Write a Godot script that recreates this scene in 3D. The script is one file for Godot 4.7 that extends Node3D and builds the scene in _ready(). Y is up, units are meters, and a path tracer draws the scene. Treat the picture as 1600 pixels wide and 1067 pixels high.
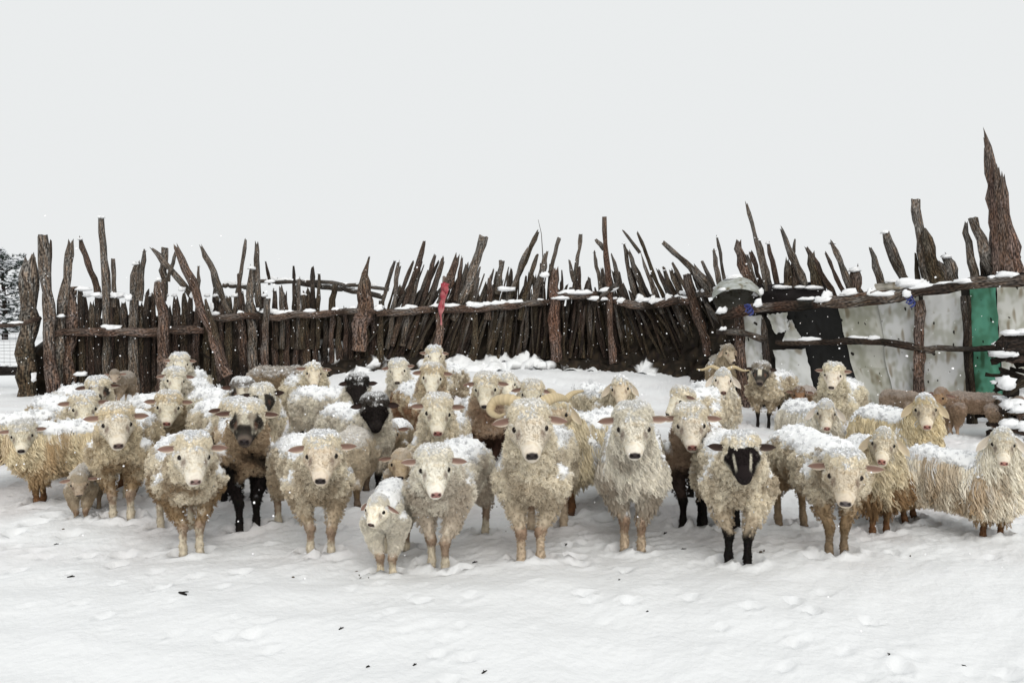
extends Node3D

const FOCAL := 1230.0                      # focal length of the photograph, in its own pixels (1600 wide)
const EYE := Vector3(0, 1.32, 0)
var look := Basis(Vector3.RIGHT, deg_to_rad(-2.28))
var rng := RandomNumberGenerator.new()
var noise := FastNoiseLite.new()
var cells := FastNoiseLite.new()
var M := {}
var names := {}


# ---------------------------------------------------------------- small helpers
class Shape:
	var v := PackedVector3Array()
	var n := PackedVector3Array()
	var c := PackedColorArray()
	var t := PackedVector2Array()
	var w := PackedFloat32Array()          # how woolly the skin is at each vertex
	var i := PackedInt32Array()

	func add(p: Vector3, col: Color, uv := Vector2.ZERO, wool := 0.0) -> int:
		v.append(p); c.append(col); t.append(uv); w.append(wool)
		return v.size() - 1

	func quad(a: int, b: int, d: int, e: int) -> void:
		i.append_array(PackedInt32Array([a, b, d, a, d, e]))

	func smooth() -> void:
		n.resize(v.size())
		n.fill(Vector3.ZERO)
		for k in range(0, i.size(), 3):
			var a := i[k]
			var b := i[k + 1]
			var d := i[k + 2]
			var f := (v[d] - v[a]).cross(v[b] - v[a])
			n[a] += f; n[b] += f; n[d] += f
		for k in n.size():
			n[k] = n[k].normalized() if n[k].length_squared() > 1e-16 else Vector3.UP

	func merge(o: Shape, x: Transform3D) -> void:
		var first := v.size()
		for k in o.v.size():
			v.append(x * o.v[k])
			n.append((x.basis * o.n[k]).normalized())
		c.append_array(o.c); t.append_array(o.t); w.append_array(o.w)
		for k in o.i: i.append(first + k)

	func mesh() -> ArrayMesh:
		if n.size() != v.size(): smooth()
		var a := []
		a.resize(Mesh.ARRAY_MAX)
		a[Mesh.ARRAY_VERTEX] = v; a[Mesh.ARRAY_NORMAL] = n; a[Mesh.ARRAY_COLOR] = c; a[Mesh.ARRAY_TEX_UV] = t; a[Mesh.ARRAY_INDEX] = i
		var m := ArrayMesh.new()
		m.add_surface_from_arrays(Mesh.PRIMITIVE_TRIANGLES, a)
		return m


func at(px: float, py: float, d: float) -> Vector3:       # the point seen at a pixel of the photograph, d metres in front of the camera
	var ray := look * Vector3((px - 800.0) / FOCAL, -(py - 533.5) / FOCAL, -1.0)
	return EYE + ray * (d / -ray.z)

func numbered(called: String) -> String:
	names[called] = names.get(called, -1) + 1
	return called if names[called] == 0 else "%s_%03d" % [called, names[called]]

func tag(o: Node, label: String, category: String, group := "") -> Node:
	o.set_meta("label", label); o.set_meta("category", category)
	if group: o.set_meta("group", group)
	return o

func thing(called: String, label: String, category: String, where := Vector3.ZERO, turn := 0.0, group := "") -> Node3D:
	var o := Node3D.new()
	o.name = numbered(called)
	add_child(o)
	o.position = where; o.rotation.y = turn
	tag(o, label, category, group)
	return o

func put(called: String, m: Mesh, mat: Material, parent: Node = self, where := Transform3D.IDENTITY) -> MeshInstance3D:
	var o := MeshInstance3D.new()
	o.name = numbered(called) if parent == self else called
	o.mesh = m; o.material_override = mat; o.transform = where
	parent.add_child(o, true)
	return o

func many(called: String, m: Mesh, mat: Material, places: Array, tints: PackedColorArray, parent: Node = self) -> MultiMeshInstance3D:
	var mm := MultiMesh.new()
	mm.transform_format = MultiMesh.TRANSFORM_3D
	mm.use_colors = true
	mm.mesh = m
	mm.instance_count = places.size()
	for k in places.size():
		mm.set_instance_transform(k, places[k])
		mm.set_instance_color(k, tints[k])
	var o := MultiMeshInstance3D.new()
	o.name = numbered(called) if parent == self else called
	o.multimesh = mm; o.material_override = mat
	parent.add_child(o, true)
	o.set_meta("kind", "stuff")
	return o

func frame_of(y: Vector3) -> Basis:                         # a basis whose y points that way
	var x := y.cross(Vector3.FORWARD if absf(y.z) < 0.9 else Vector3.RIGHT).normalized()
	return Basis(x, y, x.cross(y))

func tube(s: Shape, pts: PackedVector3Array, radii: PackedFloat32Array, sides: int, cols: PackedColorArray, profile := PackedFloat32Array(), jag := 0.0, wobble := 0.0) -> void:
	var first := s.v.size()
	var last := pts.size() - 1
	var x := Vector3.ZERO
	var length := 0.0
	for k in pts.size():
		var dir := (pts[mini(k + 1, last)] - pts[maxi(k - 1, 0)]).normalized()
		if k == 0:
			x = frame_of(dir).x
		else:
			x = (x - dir * x.dot(dir)).normalized()
			length += pts[k].distance_to(pts[k - 1])
		var z := x.cross(dir)
		for j in sides + 1:
			var jj := j % sides
			var a := TAU * jj / sides
			var r := radii[k] * (profile[jj] if profile.size() else 1.0)
			if wobble > 0.0:
				var q := pts[k] * 7.0 + Vector3(cos(a), sin(a), 0) * 1.5
				r *= 1.0 + wobble * noise.get_noise_3dv(q)
			var p := pts[k] + (x * cos(a) + z * sin(a)) * r
			if k == last and jag > 0.0:
				p += dir * jag * (noise.get_noise_3d(jj * 37.7, pts[0].x * 91.0, pts[0].y * 77.0) * 1.3)
			s.add(p, cols[k], Vector2(float(j) / sides * 2.0, length * 1.4 + pts[0].x * 3.1))
	for k in last:
		for j in sides:
			var a := first + k * (sides + 1) + j
			s.quad(a, a + 1, a + sides + 2, a + sides + 1)
	for e in 2:
		var k := last * e
		var ring := s.v.size()
		for j in sides: s.add(s.v[first + k * (sides + 1) + j], cols[k], Vector2(0.5 + 0.2 * cos(TAU * j / sides), 0.2 * sin(TAU * j / sides) + length * e))
		var mid := s.add(pts[k] - (pts[last] - pts[last - 1]).normalized() * jag * 0.3 * e, cols[k], Vector2(0.5, length * e))
		for j in sides:
			var a := ring + j
			var b := ring + (j + 1) % sides
			s.i.append_array(PackedInt32Array([mid, a, b] if e else [mid, b, a]))


# ---------------------------------------------------------------- bodies: smoothly joined tapered capsules, meshed as surface nets
func field_mesh(bones: Array, cell: float) -> Shape:
	var lo := Vector3.INF
	var hi := -Vector3.INF
	for b in bones:
		var r: float = maxf(b[2], b[3])
		lo = lo.min(b[0] - Vector3.ONE * r).min(b[1] - Vector3.ONE * r)
		hi = hi.max(b[0] + Vector3.ONE * r).max(b[1] + Vector3.ONE * r)
	lo -= Vector3.ONE * cell * 4.0
	hi += Vector3.ONE * cell * 4.0
	var nx := int((hi.x - lo.x) / cell) + 2
	var ny := int((hi.y - lo.y) / cell) + 2
	var nz := int((hi.z - lo.z) / cell) + 2
	var f := PackedFloat32Array()
	f.resize(nx * ny * nz)
	f.fill(1.0)
	for b in bones:
		var a: Vector3 = b[0]
		var e: Vector3 = b[1] - b[0]
		var ra: float = b[2]
		var dr: float = b[3] - b[2]
		var k: float = b[4]
		var carve: bool = b.size() > 5
		var reach := maxf(ra, ra + dr) + k + cell * 2.5
		var limit := k + cell * 2.5
		var from := (a.min(a + e) - Vector3.ONE * reach - lo) / cell
		var upto := (a.max(a + e) + Vector3.ONE * reach - lo) / cell
		var inv := 1.0 / maxf(e.length_squared(), 1e-9)
		var ex := e.x
		var ey := e.y
		var ez := e.z
		for z in range(maxi(int(from.z), 0), mini(int(upto.z) + 2, nz)):
			var pz := lo.z + z * cell - a.z
			for y in range(maxi(int(from.y), 0), mini(int(upto.y) + 2, ny)):
				var py := lo.y + y * cell - a.y
				var row := (z * ny + y) * nx
				var part := py * ey + pz * ez
				for x in range(maxi(int(from.x), 0), mini(int(upto.x) + 2, nx)):
					var px := lo.x + x * cell - a.x
					var t := clampf((px * ex + part) * inv, 0.0, 1.0)
					var dx := px - ex * t
					var dy := py - ey * t
					var dz := pz - ez * t
					var d := sqrt(dx * dx + dy * dy + dz * dz) - ra - dr * t
					if d < limit:
						var old := f[row + x]
						if carve:
							f[row + x] = maxf(old, -d)
						else:
							var h := maxf(k - absf(old - d), 0.0)
							f[row + x] = minf(old, d) - h * h * 0.25 / k
	var s := Shape.new()
	var at_cell := PackedInt32Array()
	at_cell.resize(nx * ny * nz)
	at_cell.fill(-1)
	var near := cell * 2.5
	var off := PackedInt32Array([0, 1, nx, nx + 1, nx * ny, nx * ny + 1, nx * ny + nx, nx * ny + nx + 1])
	for z in nz - 1:
		for y in ny - 1:
			var row := (z * ny + y) * nx
			for x in nx - 1:
				var q := row + x
				var f0 := f[q]
				if f0 > near or f0 < -near: continue
				var f1 := f[q + 1]
				var f2 := f[q + nx]
				var f3 := f[q + off[3]]
				var f4 := f[q + off[4]]
				var f5 := f[q + off[5]]
				var f6 := f[q + off[6]]
				var f7 := f[q + off[7]]
				var inside := int(f0 < 0.0) + int(f1 < 0.0) + int(f2 < 0.0) + int(f3 < 0.0) + int(f4 < 0.0) + int(f5 < 0.0) + int(f6 < 0.0) + int(f7 < 0.0)
				if inside == 0 or inside == 8: continue
				var sum := Vector3.ZERO
				var count := 0
				if (f0 < 0.0) != (f1 < 0.0): sum += Vector3(f0 / (f0 - f1), 0, 0); count += 1
				if (f2 < 0.0) != (f3 < 0.0): sum += Vector3(f2 / (f2 - f3), 1, 0); count += 1
				if (f4 < 0.0) != (f5 < 0.0): sum += Vector3(f4 / (f4 - f5), 0, 1); count += 1
				if (f6 < 0.0) != (f7 < 0.0): sum += Vector3(f6 / (f6 - f7), 1, 1); count += 1
				if (f0 < 0.0) != (f2 < 0.0): sum += Vector3(0, f0 / (f0 - f2), 0); count += 1
				if (f1 < 0.0) != (f3 < 0.0): sum += Vector3(1, f1 / (f1 - f3), 0); count += 1
				if (f4 < 0.0) != (f6 < 0.0): sum += Vector3(0, f4 / (f4 - f6), 1); count += 1
				if (f5 < 0.0) != (f7 < 0.0): sum += Vector3(1, f5 / (f5 - f7), 1); count += 1
				if (f0 < 0.0) != (f4 < 0.0): sum += Vector3(0, 0, f0 / (f0 - f4)); count += 1
				if (f1 < 0.0) != (f5 < 0.0): sum += Vector3(1, 0, f1 / (f1 - f5)); count += 1
				if (f2 < 0.0) != (f6 < 0.0): sum += Vector3(0, 1, f2 / (f2 - f6)); count += 1
				if (f3 < 0.0) != (f7 < 0.0): sum += Vector3(1, 1, f3 / (f3 - f7)); count += 1
				at_cell[q] = s.v.size()
				s.v.append(lo + (Vector3(x, y, z) + sum / maxf(count, 1)) * cell)
				s.n.append(Vector3(f1 - f0 + f3 - f2 + f5 - f4 + f7 - f6, f2 - f0 + f3 - f1 + f6 - f4 + f7 - f5, f4 - f0 + f5 - f1 + f6 - f2 + f7 - f3).normalized())
				if x == 0 or y == 0 or z == 0: continue
				var in0 := f0 < 0.0
				for axis in 3:
					var other := f1 if axis == 0 else f2 if axis == 1 else f4
					if in0 == (other < 0.0): continue
					var u := nx if axis == 0 else nx * ny if axis == 1 else 1
					var w := nx * ny if axis == 0 else 1 if axis == 1 else nx
					var c0 := at_cell[q]
					var c1 := at_cell[q - u]
					var c2 := at_cell[q - u - w]
					var c3 := at_cell[q - w]
					if c1 < 0 or c2 < 0 or c3 < 0: continue
					if in0: s.i.append_array(PackedInt32Array([c0, c2, c1, c0, c3, c2]))
					else: s.i.append_array(PackedInt32Array([c0, c1, c2, c0, c2, c3]))
	s.c.resize(s.v.size())
	s.t.resize(s.v.size())
	s.w.resize(s.v.size())
	return s


# ---------------------------------------------------------------- sheep, goats and lambs
var heads := {}
const EYE_AT := Vector3(0.070, 0.022, 0.048)

func head_of(kind: String) -> Shape:                         # nose towards +z, crown towards +y
	if heads.has(kind): return heads[kind]
	var b := []
	var one := func(p: Vector3, r: float, k := 0.02): b.append([p, p, r, r, k])
	var bar := func(p: Vector3, q: Vector3, r: float, s: float, k := 0.02): b.append([p, q, r, s, k])
	var long := 0.140 if kind == "lamb" else 0.170
	one.call(Vector3(0, 0.002, -0.02), 0.078)
	one.call(Vector3(0, 0.016, 0.03), 0.062)
	bar.call(Vector3(0, 0.016, 0.035), Vector3(0, -0.008, long - 0.016), 0.061, 0.038)
	bar.call(Vector3(0, -0.034, 0.0), Vector3(0, -0.044, long - 0.034), 0.065, 0.032)
	for s in [-1.0, 1.0]:
		one.call(Vector3(s * 0.046, -0.018, 0.025), 0.050)
		bar.call(Vector3(s * 0.032, -0.016, 0.045), Vector3(s * 0.010, -0.024, long - 0.035), 0.048, 0.035)
		one.call(Vector3(s * 0.047, 0.035, 0.040), 0.021, 0.012)
		one.call(Vector3(s * 0.013, -0.010, long - 0.002), 0.025, 0.012)
		one.call(Vector3(s * 0.013, -0.042, long - 0.012), 0.022, 0.008)
	one.call(Vector3(0, -0.060, long - 0.022), 0.024, 0.015)
	if kind == "sheep":
		for s in [-1.0, 1.0]:
			one.call(Vector3(s * 0.034, 0.050, -0.038), 0.051, 0.03)
			one.call(Vector3(s * 0.046, -0.01, -0.060), 0.052, 0.03)
		one.call(Vector3(0, 0.056, -0.014), 0.040, 0.02)
	elif kind == "goat":
		one.call(Vector3(0, 0.050, -0.02), 0.052, 0.03)
	else:
		one.call(Vector3(0, 0.040, -0.03), 0.062, 0.03)
	for s in [-1.0, 1.0]:
		b.append([Vector3(s * 0.079, 0.020, 0.054), Vector3(s * 0.079, 0.024, 0.050), 0.010, 0.010, 0.01, true])
		b.append([Vector3(s * 0.009, -0.012, long + 0.026), Vector3(s * 0.022, 0.003, long + 0.019), 0.0075, 0.006, 0.01, true])
		b.append([Vector3(0, -0.028, long + 0.020), Vector3(s * 0.027, -0.035, long), 0.0050, 0.003, 0.01, true])
	b.append([Vector3(0, -0.008, long + 0.028), Vector3(0, -0.024, long + 0.024), 0.003, 0.003, 0.01, true])
	var sh := field_mesh(b, 0.0048)
	for k in sh.v.size():                                    # wool on the crown, cheeks and back of the head
		var p := sh.v[k]
		var wool := smoothstep(0.050, 0.066, p.y - maxf(p.z, 0.0) * 0.5 + 0.016 * noise.get_noise_3dv(p * 40.0)) if p.z < 0.045 else 0.0
		wool = maxf(wool, smoothstep(0.016, -0.010, p.z - 0.022 * smoothstep(0.045, 0.07, absf(p.x)) + maxf(p.y, 0.0) * 0.3 + 0.014 * noise.get_noise_3dv(p * 45.0)))
		sh.w[k] = wool
	heads[kind] = sh
	return sh

func face_color(p: Vector3, face: String, base: Color, nose: Color, long: float) -> Color:
	var c := base
	var n := noise.get_noise_3dv(p * 60.0)
	c *= 1.0 + 0.10 * n + 0.10 * noise.get_noise_3dv(p * 18.0)
	c = c.lerp(base * Color(0.80, 0.72, 0.60), smoothstep(0.15, 0.6, noise.get_noise_3dv(p * 26.0 + Vector3(0, 7, 0))) * 0.5)
	var ax := absf(p.x)
	var eye := Vector3(ax, p.y, p.z).distance_to(EYE_AT)
	var dark := Color(0.018, 0.015, 0.014)
	match face:
		"black":
			c = dark * (1.0 + 0.5 * n)
		"blaze":                                             # black with two pale stripes down the sides of the nose
			c = dark
			var stripe := 1.0 - smoothstep(0.003, 0.008, absf(ax - 0.046 + (p.z - 0.06) * 0.12))
			c = c.lerp(base * 0.75, stripe * smoothstep(0.055, 0.075, p.z) * smoothstep(0.16, 0.12, p.z) * smoothstep(-0.03, 0.0, p.y))
			c = c.lerp(base * 0.9, smoothstep(0.1, 0.5, noise.get_noise_3dv(p * 45.0)) * smoothstep(0.05, 0.02, p.z) * smoothstep(0.03, 0.05, p.y) * smoothstep(0.035, 0.015, ax))
			c = c.lerp(base, smoothstep(0.05, 0.08, ax) * smoothstep(0.0, -0.03, p.y) * 0.8)
		"speckled":
			var soft := noise.get_noise_3dv(p * 20.0 + Vector3(9, 0, 0))
			c = c.lerp(Color(0.20, 0.16, 0.125), 0.55 + 0.35 * soft)
			c = c.lerp(dark, 0.95 * smoothstep(0.060, 0.030, eye + 0.014 * soft))
			c = c.lerp(dark, 0.95 * smoothstep(0.085, 0.125, p.z + 0.03 * soft + 0.25 * maxf(-p.y - 0.02, 0.0)))
			c = c.lerp(base * 0.8, smoothstep(0.022, 0.010, ax + 0.01 * soft) * smoothstep(0.12, 0.08, p.z) * 0.8)
		"mask":                                              # dark face with a pale forehead
			c = c.lerp(dark, 0.95 * smoothstep(0.03, 0.06, p.z + ax * 0.5 + 0.02 * n))
			c = c.lerp(base, smoothstep(0.028, 0.016, ax) * smoothstep(0.13, 0.09, p.z) * 0.8)
		"tan":
			c = c.lerp(base * 0.55, smoothstep(0.05, 0.02, eye))
	if face != "black" and face != "blaze":
		c = c.lerp(base * 0.30, smoothstep(0.019, 0.012, Vector3(ax, p.y * 1.5 - 0.011, p.z).distance_to(EYE_AT)) * 0.9)
		c = c.lerp(base * 0.72, smoothstep(0.10, 0.02, p.z) * smoothstep(0.02, 0.05, ax) * smoothstep(-0.01, -0.05, p.y) * 0.6)
		c = c.lerp(Color(0.16, 0.085, 0.06), smoothstep(0.012, 0.006, absf(ax - 0.058 + (p.z - 0.07) * 0.2)) * smoothstep(0.06, 0.075, p.z) * smoothstep(0.115, 0.08, p.z) * smoothstep(-0.012, 0.006, p.y) * 0.6)
		var pad := smoothstep(0.030, 0.022, Vector2(p.x * 0.9, (p.y + 0.010) * 1.05).length()) * smoothstep(long - 0.006, long + 0.008, p.z)
		c = c.lerp(nose, pad)
		c = c.lerp(base.lerp(Color(0.50, 0.27, 0.22), 0.5), smoothstep(long - 0.02, long + 0.01, p.z) * (1.0 - pad) * 0.15)
	var slit := (1.0 - smoothstep(0.003, 0.007, absf(p.y + 0.029 + ax * 0.25))) * smoothstep(0.027, 0.017, ax)
	c = c.lerp(nose.lerp(BLACK, 0.6), slit * smoothstep(long - 0.03, long - 0.005, p.z) * 0.95)
	c = c.lerp(nose.lerp(BLACK, 0.6), (1.0 - smoothstep(0.0025, 0.005, ax)) * smoothstep(-0.032, -0.028, p.y) * smoothstep(-0.008, -0.012, p.y) * smoothstep(long, long + 0.012, p.z))
	c = c.lerp(nose.lerp(BLACK, 0.8), 1.0 - smoothstep(0.007, 0.012, Vector3(ax, p.y, p.z).distance_to(Vector3(0.016, -0.004, long + 0.021))))
	return c

func ear(s: Shape, x: Transform3D, side: float, length: float, width: float, dir: Vector3, facing: Vector3, outer: Color, inner: Color) -> void:
	var along := dir.normalized()
	var front := (facing - along * facing.dot(along)).normalized()
	var across := along.cross(front).normalized()
	var e := Shape.new()
	var rows := 9
	var cols := 7
	for layer in 2:
		for r in rows:
			var u := float(r) / (rows - 1)
			var w := width * (0.42 + 1.25 * u - 1.55 * u * u * u) * (1.0 if u < 0.99 else 0.3)
			for q in cols:
				var v := 2.0 * q / (cols - 1) - 1.0
				var p := along * length * u * (1.0 - 0.06 * v * v) + across * w * v * 0.5 + front * (0.30 * w * (v * v - 0.6) * (1.2 - u) - 0.018 * u * u)
				if layer == 1: p -= front * (0.006 * (1.0 - v * v * 0.85) * (1.0 - u * 0.7))
				var tone := outer if layer == 1 else inner.lerp(outer, smoothstep(0.55, 1.0, absf(v)) * 0.8)
				e.add(p, tone)
		for r in rows - 1:
			for q in cols - 1:
				var a := layer * rows * cols + r * cols + q
				if (layer == 0): e.quad(a, a + cols, a + cols + 1, a + 1)
				else: e.quad(a, a + 1, a + cols + 1, a + cols)
	e.smooth()
	s.merge(e, x)

func lock_mesh(strands: int, rings: int, curl: float, spread: float, seed_: int) -> ArrayMesh:     # a tuft of wool, 1 long, growing along +y
	var r := RandomNumberGenerator.new()
	r.seed = seed_
	var s := Shape.new()
	for k in strands:
		var a := TAU * k / strands + r.randf() * 0.8
		var out := Vector3(cos(a), 0, sin(a))
		var side := Vector3(-sin(a), 0, cos(a))
		var pts := PackedVector3Array()
		var rad := PackedFloat32Array()
		var col := PackedColorArray()
		var turn := r.randf() * TAU
		var len := r.randf_range(0.75, 1.1)
		var tone := r.randf_range(0.85, 1.1)
		for q in rings:
			var u := float(q) / (rings - 1)
			pts.append(out * spread * ((0.25 + u * r.randf_range(0.6, 1.2)) if strands < 10 else (0.5 + 0.7 * u * (1.0 - u) - 0.35 * u)) + Vector3.UP * u * len + (out * cos(turn + u * 8.0) + side * sin(turn + u * 8.0)) * curl * u)
			rad.append((0.058 if strands < 10 else 0.042) * (1.0 - 0.55 * u) * (0.7 if q == 0 else 1.0))
			col.append(Color(tone, tone, tone))
		tube(s, pts, rad, 4, col)
	return s.mesh()

func horn(parent: Node, called: String, path: PackedVector3Array, r0: float, x: Transform3D, col: Color) -> void:
	var c := Curve3D.new()
	for p in path.size():
		var tang := (path[mini(p + 1, path.size() - 1)] - path[maxi(p - 1, 0)]) / 6.0
		c.add_point(path[p], -tang, tang)
	var n := 42
	var pts := PackedVector3Array()
	var rad := PackedFloat32Array()
	var cols := PackedColorArray()
	for k in n:
		var u := float(k) / (n - 1)
		pts.append(c.sample_baked(c.get_baked_length() * u, true))
		rad.append(r0 * pow(1.0 - u, 0.6) * (1.0 + 0.07 * sin(u * 85.0) * (1.0 - u)) + 0.003)
		cols.append(col * (0.9 + 0.16 * sin(u * 85.0) * (1.0 - u)) * (1.0 - 0.25 * u))
	var s := Shape.new()
	tube(s, pts, rad, 10, cols, PackedFloat32Array([1.1, 1.0, 0.9, 0.95, 1.05, 1.15, 1.05, 0.92, 0.9, 1.0]))
	put(called, s.mesh(), M.horn, parent, x)

var curls := []
var locks := []
var dents := []

# d: kind, px, top, s (pixels per metre), k (size), yaw, look (degrees the head is turned from the body), pitch, wool, dirt, face, skin, nose, legs, snow, long, fat
func animal(d: Dictionary) -> Node3D:
	var kind: String = d.kind
	var goat := kind == "goat"
	var lamb := kind == "lamb"
	var k: float = d.get("k", 0.6 if lamb else 1.0)
	var s: float = d.s
	var sight := atan2(800.0 - d.px, FOCAL)                  # which way the camera lies from here; yaw 0 faces it
	var yaw: float = deg_to_rad(d.get("yaw", 0.0)) + sight
	var turn := deg_to_rad(d.get("look", -d.get("yaw", 0.0)))
	var pitch := deg_to_rad(d.get("pitch", 42.0))
	var fat: float = d.get("fat", 1.0) * (0.80 if lamb else 0.80)
	var long: float = d.get("long", 0.0)                     # length of hanging locks, metres
	var r := RandomNumberGenerator.new()
	r.seed = int(d.px * 31.0 + d.top * 7.0)
	var dist := FOCAL / s
	var turned := Basis(Vector3.UP, yaw)
	var hk: float = k * d.get("head", 1.22 if lamb else 0.98)
	# the skeleton, for an animal of size 1
	var lift := 0.045 if lamb else -0.005
	var ahead := Vector3(sin(turn * 0.6), 0, cos(turn * 0.6))
	var hp := Vector3(0, 0.7, 0.3)
	var top: Vector3
	for pass_ in 3:                                          # the front feet stand at the distance given, the head reaches out from there
		top = at(d.px, d.top, dist - (turned * (hp - Vector3(0, 0, 0.27))).z * k)
		var hy := clampf((top.y - hk * (0.128 if kind == "sheep" else 0.105)) / k, 0.30, 1.05)
		hp = Vector3(0, hy, 0.26) + ahead * lerpf(0.27, 0.13, smoothstep(0.5, 0.85, hy)) * d.get("reach", 1.0)
	var fwd := Vector3(sin(turn), 0, cos(turn))
	var b := []
	var tw := 0.035 * fat
	for q in [-1.0, 1.0]:
		b.append([Vector3(q * tw, 0.53 + lift, 0.20), Vector3(q * tw, 0.535 + lift, -0.25), 0.128 * fat, 0.138 * fat, 0.035])
	b.append([Vector3(0, 0.435 + lift, 0.15), Vector3(0, 0.44 + lift, -0.2), 0.142 * fat, 0.145 * fat, 0.045])
	b.append([Vector3(0, 0.50 + lift, 0.27), Vector3(0, 0.45 + lift, 0.29), 0.135 * fat, 0.112 * fat, 0.04])
	b.append([Vector3(0, 0.51 + lift, -0.28), Vector3(0, 0.45 + lift, -0.30), 0.145 * fat, 0.13 * fat, 0.04])
	var nb := Vector3(0, 0.55 + lift, 0.24)
	var nt: Vector3 = hp - fwd * 0.055 + Vector3(0, -0.035, 0)
	var nm := nb.lerp(nt, 0.5) + Vector3(0, -0.01, 0.02)
	var nr := (0.095 if goat or lamb else 0.106) * lerpf(1.0, fat, 0.5)
	b.append([nb, nm, 0.130 * fat, (0.130 * fat + nr) * 0.47, 0.05])
	b.append([nm, nt, (0.130 * fat + nr) * 0.47, nr * 0.86, 0.04])
	b.append([Vector3(0, 0.52 + lift, -0.43 * lerpf(1.0, fat, 0.5)), Vector3(0, 0.33, -0.47 * lerpf(1.0, fat, 0.5)), 0.034, 0.026, 0.03])
	var feet := []
	var lw := 1.1 if lamb else 0.86
	for q in [-1.0, 1.0]:
		var fz := 0.27 + r.randf_range(-0.055, 0.055)
		var fx: float = q * (0.056 + r.randf_range(-0.010, 0.012)) * (1.0 if fat > 0.9 else 0.85)
		b.append([Vector3(q * 0.095, 0.45, 0.25), Vector3(q * 0.078, 0.285, fz - 0.015), 0.082, 0.047 * lw, 0.04])
		b.append([Vector3(q * 0.078, 0.285, fz - 0.015), Vector3(fx, 0.19, fz + 0.004), 0.043 * lw, 0.031 * lw, 0.02])
		b.append([Vector3(fx, 0.19, fz + 0.004), Vector3(fx, 0.075, fz - 0.005), 0.0255 * lw, 0.0205 * lw, 0.02])
		b.append([Vector3(fx, 0.075, fz - 0.005), Vector3(fx, 0.022, fz + 0.012), 0.0235 * lw, 0.0265 * lw, 0.018])
		b.append([Vector3(fx, 0.010, fz + 0.014), Vector3(fx, 0.006, fz + 0.034), 0.027 * lw, 0.021 * lw, 0.012])
		feet.append(Vector3(fx, 0, fz))
		var bz := -0.36 + r.randf_range(-0.07, 0.05)
		var bx: float = q * (0.105 + r.randf_range(-0.015, 0.015)) * (1.0 if fat > 0.9 else 0.85)
		b.append([Vector3(q * 0.085 * fat, 0.48 + lift, -0.28), Vector3(bx, 0.36, -0.25), 0.112 * fat, 0.068, 0.04])
		b.append([Vector3(bx, 0.36, -0.25), Vector3(bx, 0.235, bz - 0.045), 0.068, 0.036 * lw, 0.04])
		b.append([Vector3(bx, 0.235, bz - 0.045), Vector3(bx, 0.08, bz - 0.015), 0.028 * lw, 0.022 * lw, 0.02])
		b.append([Vector3(bx, 0.08, bz - 0.015), Vector3(bx, 0.02, bz + 0.005), 0.0245 * lw, 0.0265 * lw, 0.018])
		b.append([Vector3(bx, 0.010, bz + 0.008), Vector3(bx, 0.006, bz + 0.026), 0.027 * lw, 0.021 * lw, 0.012])
		feet.append(Vector3(bx, 0, bz))
	for q in b:
		q[0] *= k; q[1] *= k; q[2] *= k; q[3] *= k; q[4] *= k
	hp *= k
	var cell := clampf(3.4 / s, 0.0125, 0.022) * (0.75 if lamb else 1.0)
	var sh := field_mesh(b, cell)
	# where it stands
	var where: Vector3 = top - turned * hp
	where.y = ground_at(where.x, where.z) - 0.040
	var root := thing(d.get("name", kind), d.label, kind, where, yaw, {"sheep": "sheep of the flock standing in the snow", "goat": "long haired goats among the flock", "lamb": "lambs of the flock"}[kind])
	for q in feet:
		var fp: Vector3 = where + turned * (q * k)
		dents.append(Vector4(fp.x, fp.z, 0.055 * k + 0.022, 0.050))
	# skin and wool colours
	var wool: Color = d.get("wool", Color(0.70, 0.63, 0.47))
	var dirty: Color = d.get("dirty", Color(0.30, 0.205, 0.115))
	var dirt: float = d.get("dirt", 0.5)
	var skin: Color = d.get("skin", Color(0.75, 0.70, 0.575))
	var nose: Color = d.get("nose", Color(0.05, 0.04, 0.04))
	var legs: Color = d.get("legs", Color(0.62, 0.55, 0.43))
	var low: Color = d.get("low", dirty)                     # colour of the lowest wool
	var snow: float = d.get("snow", 1.0)
	var chest: float = d.get("chest", 0.0)                   # how brown the chest is
	var off := Vector3(r.randf(), r.randf(), r.randf()) * 300.0
	var wool_color := func(p: Vector3, n: Vector3) -> Color:
		var y := p.y / k
		var n1 := noise.get_noise_3dv(p * 22.0 + off)
		var n2 := noise.get_noise_3dv(p * 6.0 + off)
		var c := wool * (1.0 + 0.16 * n1 + 0.12 * n2)
		var grime := (smoothstep(0.66, 0.34, y + n2 * 0.40 + n1 * 0.10) * 0.95 + smoothstep(0.50, 0.28, y + n2 * 0.16 + n1 * 0.08) * 0.65) * dirt + smoothstep(0.22, 0.6, n2) * dirt * 0.35
		c = c.lerp(dirty, clampf(grime, 0.0, 1.0))
		if chest > 0.0: c = c.lerp(dirty, chest * smoothstep(0.2, 0.38, p.z / k + n2 * 0.08) * smoothstep(0.80, 0.66, y + n2 * 0.1))
		if low != dirty: c = c.lerp(low, smoothstep(0.47, 0.36, y + n2 * 0.14))
		var up := smoothstep(0.40, 0.74, n.y + n1 * 0.34 + n2 * 0.22 + (0.22 if y > 0.58 and p.z / k < 0.25 else 0.0)) * snow
		return c.lerp(Color(0.88, 0.89, 0.905), clampf(up, 0.0, 1.0))
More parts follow.
